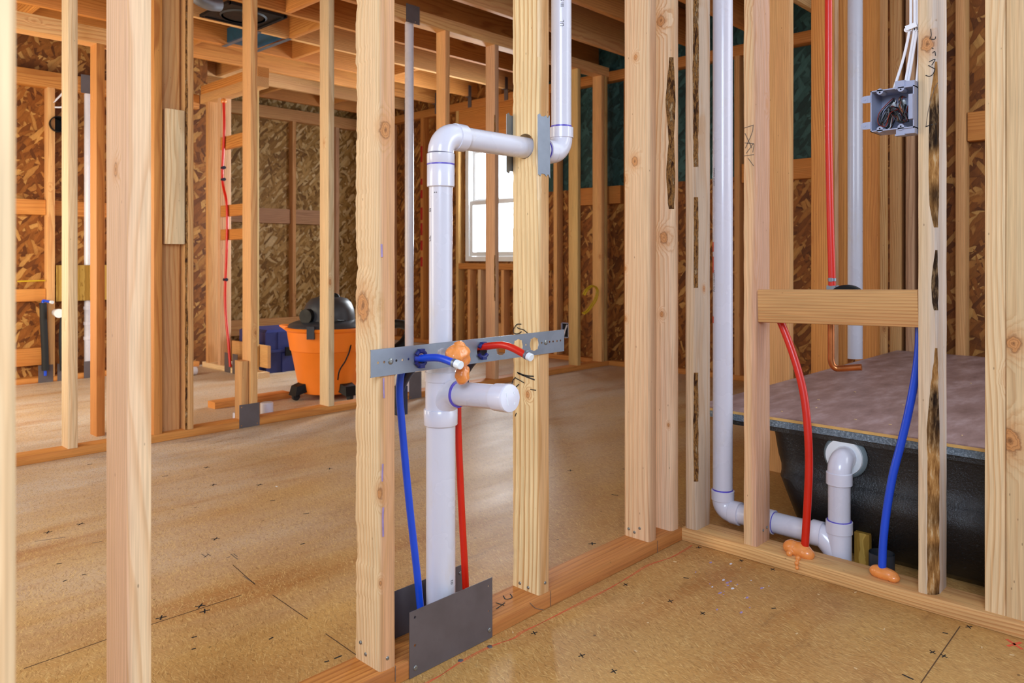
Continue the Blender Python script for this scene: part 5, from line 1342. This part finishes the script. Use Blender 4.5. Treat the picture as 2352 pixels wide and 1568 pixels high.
m = MB(); m.cyl((c0.x, 5.80, c0.z), (c0.x + 0.009, 5.896, c0.z), 0.024, 24); m.obj('pipe_run', 'pvc', t)
m = MB(); cdv = Vector((-0.1, -1, 0)).normalized(); m.tube([Vector((c0.x, 5.80, c0.z)), Vector((c0.x, 5.80, c0.z)) + cdv * 0.03], 0.030, 28); m.obj('end_cap', 'white', t)
for i, (u0, u1, lb) in enumerate(((88, 122, 'left dark steel plate at the foot of the far-left plumbing wall'), (132, 160, 'middle dark steel plate at the foot of the far-left plumbing wall'), (193, 222, 'right dark steel plate at the foot of the far-left plumbing wall, under the white pipe'))):
    a_, b_ = ony(u0, 840, 5.895), ony(u1, 840, 5.895)
    tag(plate('steel_guard_plate', rect(b_.x - a_.x, 0.118), [], 0.0016, (a_.x, 5.897, 0.001), (1, 0, 0), (0, 0, 1), 'steel'), lb, 'metal plate')
a_, b_ = ony(186, 170, 5.895), ony(216, 206, 5.895)
tag(plate('steel_guard_plate', rect(b_.x - a_.x, 0.13), [], 0.0016, (a_.x, 5.897, 2.015), (1, 0, 0), (0, 0, 1), 'steel'), 'dark steel plate on the top plate over the far-left white pipe', 'metal plate')
jb = ony(132, 286, 5.90); t = thing('ceiling_box', 'round black electrical box with white cables on the far-left plumbing wall', 'electrical box', jb)
m = MB(); q = Matrix.Translation(jb) @ Matrix.Rotation(pi / 2, 4, 'X'); m.lathe([(0.050, -0.05), (0.056, 0.03), (0.050, 0.03), (0.044, -0.04)], 28, mat=q, cap=True); m.obj('box_shell', 'black', t)
for i, pts in enumerate(([(146, 268), (152, 246), (156, 230)], [(124, 246), (140, 246), (152, 243)], [(122, 236), (138, 220), (150, 206)])):
    m = MB(); m.tube(catmull([pl_(u, v, 5.905) for u, v in pts], 6), 0.006, 8); m.obj('cable', 'cable', t)
m = MB(); m.tube([pl_(40, 646, 5.92), pl_(104, 644, 5.92)], 0.005, 8); tag(m.obj('electrical_cable', 'yellow', origin=pl_(40, 646, 5.92)), 'yellow cable stretched level across the far-left plumbing wall', 'cable')

# ------------------------------------------------------------------ far corner bits
ob = onx(1299, 758, 4.885)
t = thing('outlet_box', 'grey outlet box on the far wall right of the bracket end', 'electrical box', ob)
m = MB(); w0, h0 = 0.040, 0.062
m.box(ob.x - 0.01, ob.x + 0.01, ob.y - w0, ob.y - w0 + 0.006, ob.z - h0, ob.z + h0); m.box(ob.x - 0.01, ob.x + 0.01, ob.y + w0 - 0.006, ob.y + w0, ob.z - h0, ob.z + h0)
m.box(ob.x - 0.01, ob.x + 0.01, ob.y - w0, ob.y + w0, ob.z + h0 - 0.006, ob.z + h0); m.box(ob.x - 0.01, ob.x + 0.01, ob.y - w0, ob.y + w0, ob.z - h0, ob.z - h0 + 0.006); m.obj('box_shell', 'boxgrey', t, smooth=0)
m = MB(); m.box(ob.x + 0.006, ob.x + 0.012, ob.y - w0 + 0.006, ob.y + w0 - 0.006, ob.z - h0 + 0.006, ob.z + h0 - 0.006); m.obj('box_back', 'black', t, smooth=0)
m = MB(); m.tube(catmull([(ob.x, ob.y + 0.02, ob.z - 0.05), (ob.x - 0.004, ob.y, ob.z), (ob.x, ob.y - 0.018, ob.z + 0.045)], 6), 0.006, 8); m.obj('wire', 'cable', t)
yl_ = [tuple(ony(u, v, 3.60 - 0.012)) for u, v in ((1339, 676), (1346, 664), (1357, 656), (1366, 658), (1370, 668), (1366, 686), (1356, 702), (1346, 714), (1338, 719))]
m = MB(); m.tube(catmull(yl_, 5), 0.0062, 10); m.tube(catmull([(a + 0.008, b - 0.010, c - 0.006) for a, b, c in yl_], 5), 0.0062, 10)
tag(m.obj('cable_loop', 'yellow', origin=yl_[0]), 'yellow cable loop hanging on a stud in the far corner', 'cable')
rp = [onx(970, v, 4.894) for v in (335, 372, 410, 424, 436, 455, 476, 505, 512, 540, 552, 575, 590, 612)]
ost = [o for o in bpy.data.objects if o.get('label') == 'far wall stud with the red print beside it'][0]
ost.location.y = rp[0].y + 0.018
ost['label'] = 'far wall stud with red painted dashes on its face, left of the large white pipe'
for i in range(0, len(rp) - 1, 2):
    a_, b_ = rp[i], rp[i + 1]; m = MB(); m.box(4.8985, 4.8995, a_.y + 0.002, a_.y + 0.034, min(a_.z, b_.z), max(a_.z, b_.z)); part_of(m.obj('red_dash', 'redpaint', smooth=0, origin=a_), ost)

# ------------------------------------------------------------------ ceiling fittings
ZJ = 2.357
cq = [onz(483, 36, ZJ), onz(523, 3, ZJ), onz(636, 30, ZJ), onz(590, 62, ZJ)]
cx_ = (min(p.x for p in cq) + max(p.x for p in cq)) / 2; cy_ = (min(p.y for p in cq) + max(p.y for p in cq)) / 2
t = thing('ceiling_fan_housing', 'square black fixture housing under the joists at the top left', 'ceiling fixture', (cx_, cy_, ZJ))
x0, x1 = min(cq[0].x, cq[1].x), max(cq[2].x, cq[3].x); y0, y1 = min(p.y for p in cq), max(p.y for p in cq)
m = MB(); m.box(x0, x1, y0, y1, ZJ - 0.012, ZJ - 0.004); m.obj('face_plate', 'black', t, smooth=0)
m = MB(); m.box(x0 - 0.012, x0 + 0.01, y0 - 0.01, y1 + 0.01, ZJ - 0.018, ZJ - 0.0005); m.box(x1 - 0.01, x1 + 0.012, y0 - 0.01, y1 + 0.01, ZJ - 0.018, ZJ - 0.0005); m.box(x0, x1, y0 - 0.01, y0 + 0.01, ZJ - 0.018, ZJ - 0.0005); m.box(x0, x1, y1 - 0.01, y1 + 0.01, ZJ - 0.018, ZJ - 0.0005); m.obj('flange', 'black', t, smooth=0)
m = MB(); m.lathe([(0.13, -0.02), (0.14, -0.012), (0.12, -0.012)], 40, mat=Matrix.Translation((cx_, cy_, ZJ)), cap=False); m.obj('round_rim', 'charcoal', t)
d1, d2, d3 = onz(501, 104, ZJ - 0.01), onz(609, 114, ZJ - 0.01), onz(566, 69, ZJ - 0.01)
t = thing('duct_boot', 'blue-green duct boot on metal hanger strips between ceiling joists', 'duct', (d1.x, d1.y, ZJ))
k0 = min(range(len(JY)), key=lambda k: abs(JY[k] - d1.y))
ya, yb2 = JY[k0 - 1] + 0.021, JY[k0] - 0.021
xa, xb = d1.x + 0.06, d2.x
m = MB(); m.box(xa, xb, ya, yb2, ZJ + 0.02, ZJ + 0.12); m.obj('boot', 'duct', t, smooth=0)
for xx in (xa - 0.02, xb - 0.02):
    m = MB(); m.box(xx, xx + 0.03, JY[k0 - 1] - 0.019, JY[k0] + 0.019, ZJ - 0.004, ZJ - 0.0005); m.obj('hanger_strip', 'galv', t, smooth=0)
p_ = onz(468, -4, ZJ - 0.05)
t = thing('flex_duct', 'short silver duct elbow under the joists at the top left beside the black housing', 'duct', (p_.x, p_.y, ZJ - 0.07))
m = MB(); m.tube(catmull([(p_.x - 0.10, p_.y - 0.02, ZJ + 0.05), (p_.x - 0.05, p_.y, ZJ - 0.04), (p_.x + 0.03, p_.y + 0.01, ZJ - 0.065), (p_.x + 0.10, p_.y + 0.02, ZJ - 0.055)], 8), 0.04, 24); m.obj('elbow', 'galv', t)
for k in (5, 6, 7, 8, 9):
    m = MB(); m.box(4.86, 4.895, JY[k] - 0.022, JY[k] + 0.022, 2.354, 2.3575); m.box(4.86, 4.895, JY[k] - 0.0225, JY[k] - 0.0195, 2.355, 2.46); m.box(4.86, 4.895, JY[k] + 0.0195, JY[k] + 0.0225, 2.355, 2.46); m.box(4.893, 4.897, JY[k] - 0.022, JY[k] + 0.022, 2.26, 2.357)
    tag(m.obj('joist_hanger', 'steel', smooth=0, origin=(4.88, JY[k], 2.357)), 'dark metal strap tying the %s ceiling joist from the camera to the window wall' % ordn[k], 'metal strap', 'straps on the joist ends')

# ------------------------------------------------------------------ marks, seams and litter on the floor
rf = random.Random(5)
def floor_x(u, v, s=0.010, mat='ink'):
    p = onz(u, v, 0.0002); a = rf.random() * 0.6
    m = MB()
    for b in (a + 0.6, a - 0.7):
        d = Vector((cos(b), sin(b), 0)) * s; m.strip([p - d, p + d], s * 0.30, (0, 0, 1), th=0.0003)
    part_of(m.obj('ink_cross', mat, smooth=0, origin=p), floor)
for u, v in ((1540, 1380), (1336, 1505), (1410, 1541), (1437, 1342), (1227, 1453), (1614, 1408), (1605, 1257), (1702, 1287), (1775, 1307), (2142, 1497), (2168, 1506), (2225, 1439)): floor_x(u, v, 0.0085)
floor_x(2330, 1479, 0.022, 'redchalk')
for u, v in ((475, 1073), (757, 1076), (490, 1113), (596, 1113), (495, 1237), (460, 1391), (470, 1403), (370, 1418), (185, 1203), (110, 1222), (1360, 1248), (1450, 1183), (1310, 1080)): floor_x(u, v, 0.012)
def dash(u0, v0, u1, v1, w=0.004, mat='ink', name='floor_mark'):
    m = MB(); m.strip([onz(u0, v0, 0.0002), onz(u1, v1, 0.0002)], w, (0, 0, 1), th=0.0003)
    part_of(m.obj(name, mat, smooth=0, origin=onz(u0, v0, 0)), floor)
for a in ((200, 1067, 212, 1065), (372, 1094, 386, 1092), (620, 1150, 632, 1148), (696, 1180, 710, 1178), (130, 1295, 142, 1293), (188, 1320, 198, 1318), (145, 1335, 154, 1331), (440, 1464, 452, 1461), (440, 1491, 450, 1488), (618, 1468, 627, 1463), (2072, 1548, 2098, 1560),
          (2165, 1452, 2177, 1455), (1570, 1326, 1582, 1328), (1772, 1397, 1782, 1396), (745, 1520, 756, 1517), (768, 1512, 785, 1505), (690, 1250, 700, 1247), (1430, 1076, 1450, 1082), (1405, 1135, 1420, 1138)): dash(*a)
for a in ((463, 1272, 474, 1279), (468, 1280, 478, 1273), (476, 1271, 484, 1276), (520, 1281, 528, 1278), (530, 1272, 546, 1284), (536, 1271, 545, 1278), (212, 1247, 234, 1243), (80, 1243, 150, 1233), (558, 1322, 585, 1340)): dash(*a, w=0.0025, mat='pencil')
for a in ((340, 1436, 555, 1366), (55, 1535, 245, 1468), (535, 1297, 586, 1342), (626, 1366, 706, 1421), (748, 1455, 830, 1512), (2205, 1438, 2100, 1590)): dash(*a, w=0.0022, mat='seam', name='panel_seam')
ch = [onz(u, v, 0.0003) for u, v in ((960, 1580), (1010, 1552), (1062, 1516), (1125, 1484), (1180, 1466), (1200, 1452), (1240, 1432), (1330, 1385), (1400, 1350), (1450, 1322), (1490, 1298), (1540, 1280), (1572, 1262), (1588, 1252))]
m = MB(); m.strip(catmull(ch, 4), 0.0016, (0, 0, 1), mi=0, th=0.0004)
ch2 = [p + Vector((0.004 * sin(i * 2.1), 0.005 * cos(i * 1.3), 0)) for i, p in enumerate(ch)]; m.strip(catmull(ch2, 4), 0.0008, (0, 0, 1), th=0.0004)
part_of(m.obj('chalk_line', 'redchalk', smooth=0, origin=ch[0]), floor)
for u, v in ((1125, 1485), (1058, 1517)): 
    p = onz(u, v, 0.0); m = MB(); m.lathe([(0.006, 0), (0.0055, 0.0015), (0.003, 0.0024), (0.0003, 0.0026)], 16, mat=Matrix.Translation(p)); part_of(m.obj('floor_screw', 'steel', origin=p), floor)
for i in range(26):
    u, v = rf.gauss(1675, 45), rf.gauss(1345, 22)
    p = onz(u, v, 0.0); m = MB(); r = 0.0012 + 0.003 * rf.random(); m.lathe([(r, 0), (r * 0.8, r * 0.3), (r * 0.1, r * 0.4)], 10, mat=Matrix.Translation(p) @ Matrix.Diagonal((1.5, 0.8, 1, 1))); part_of(m.obj('primer_splash', 'purple_wash' if i % 3 else 'pvc', origin=p), floor)
chips = [(635, 1117), (1965, 1535), (2031, 1445), (1476, 1385), (1488, 1430), (1550, 1290), (2324, 1504), (2255, 1487), (1085, 1420), (1178, 1452), (1712, 1373), (1830, 1455), (1460, 1495), (910, 1290), (690, 1105), (1690, 1345), (1965, 1360), (1880, 1365)]
for i, (u, v) in enumerate(chips):
    p = onz(u, v, 0.0); a = rf.random() * 3; L2 = 0.002 + 0.003 * rf.random()
    m = MB(); m.box(-L2, L2, -0.0012, 0.0012, 0.0, 0.0012, mat=Matrix.Translation(p) @ Matrix.Rotation(a, 4, 'Z'))
    tag(m.obj('wood_chip', 'chip' if i else 'white', smooth=0, origin=p), 'small pale wood chips littering the subfloor' if i else 'small white scrap alone on the middle of the subfloor', 'wood chip' if i else 'scrap', 'chips on the subfloor' if i else None)
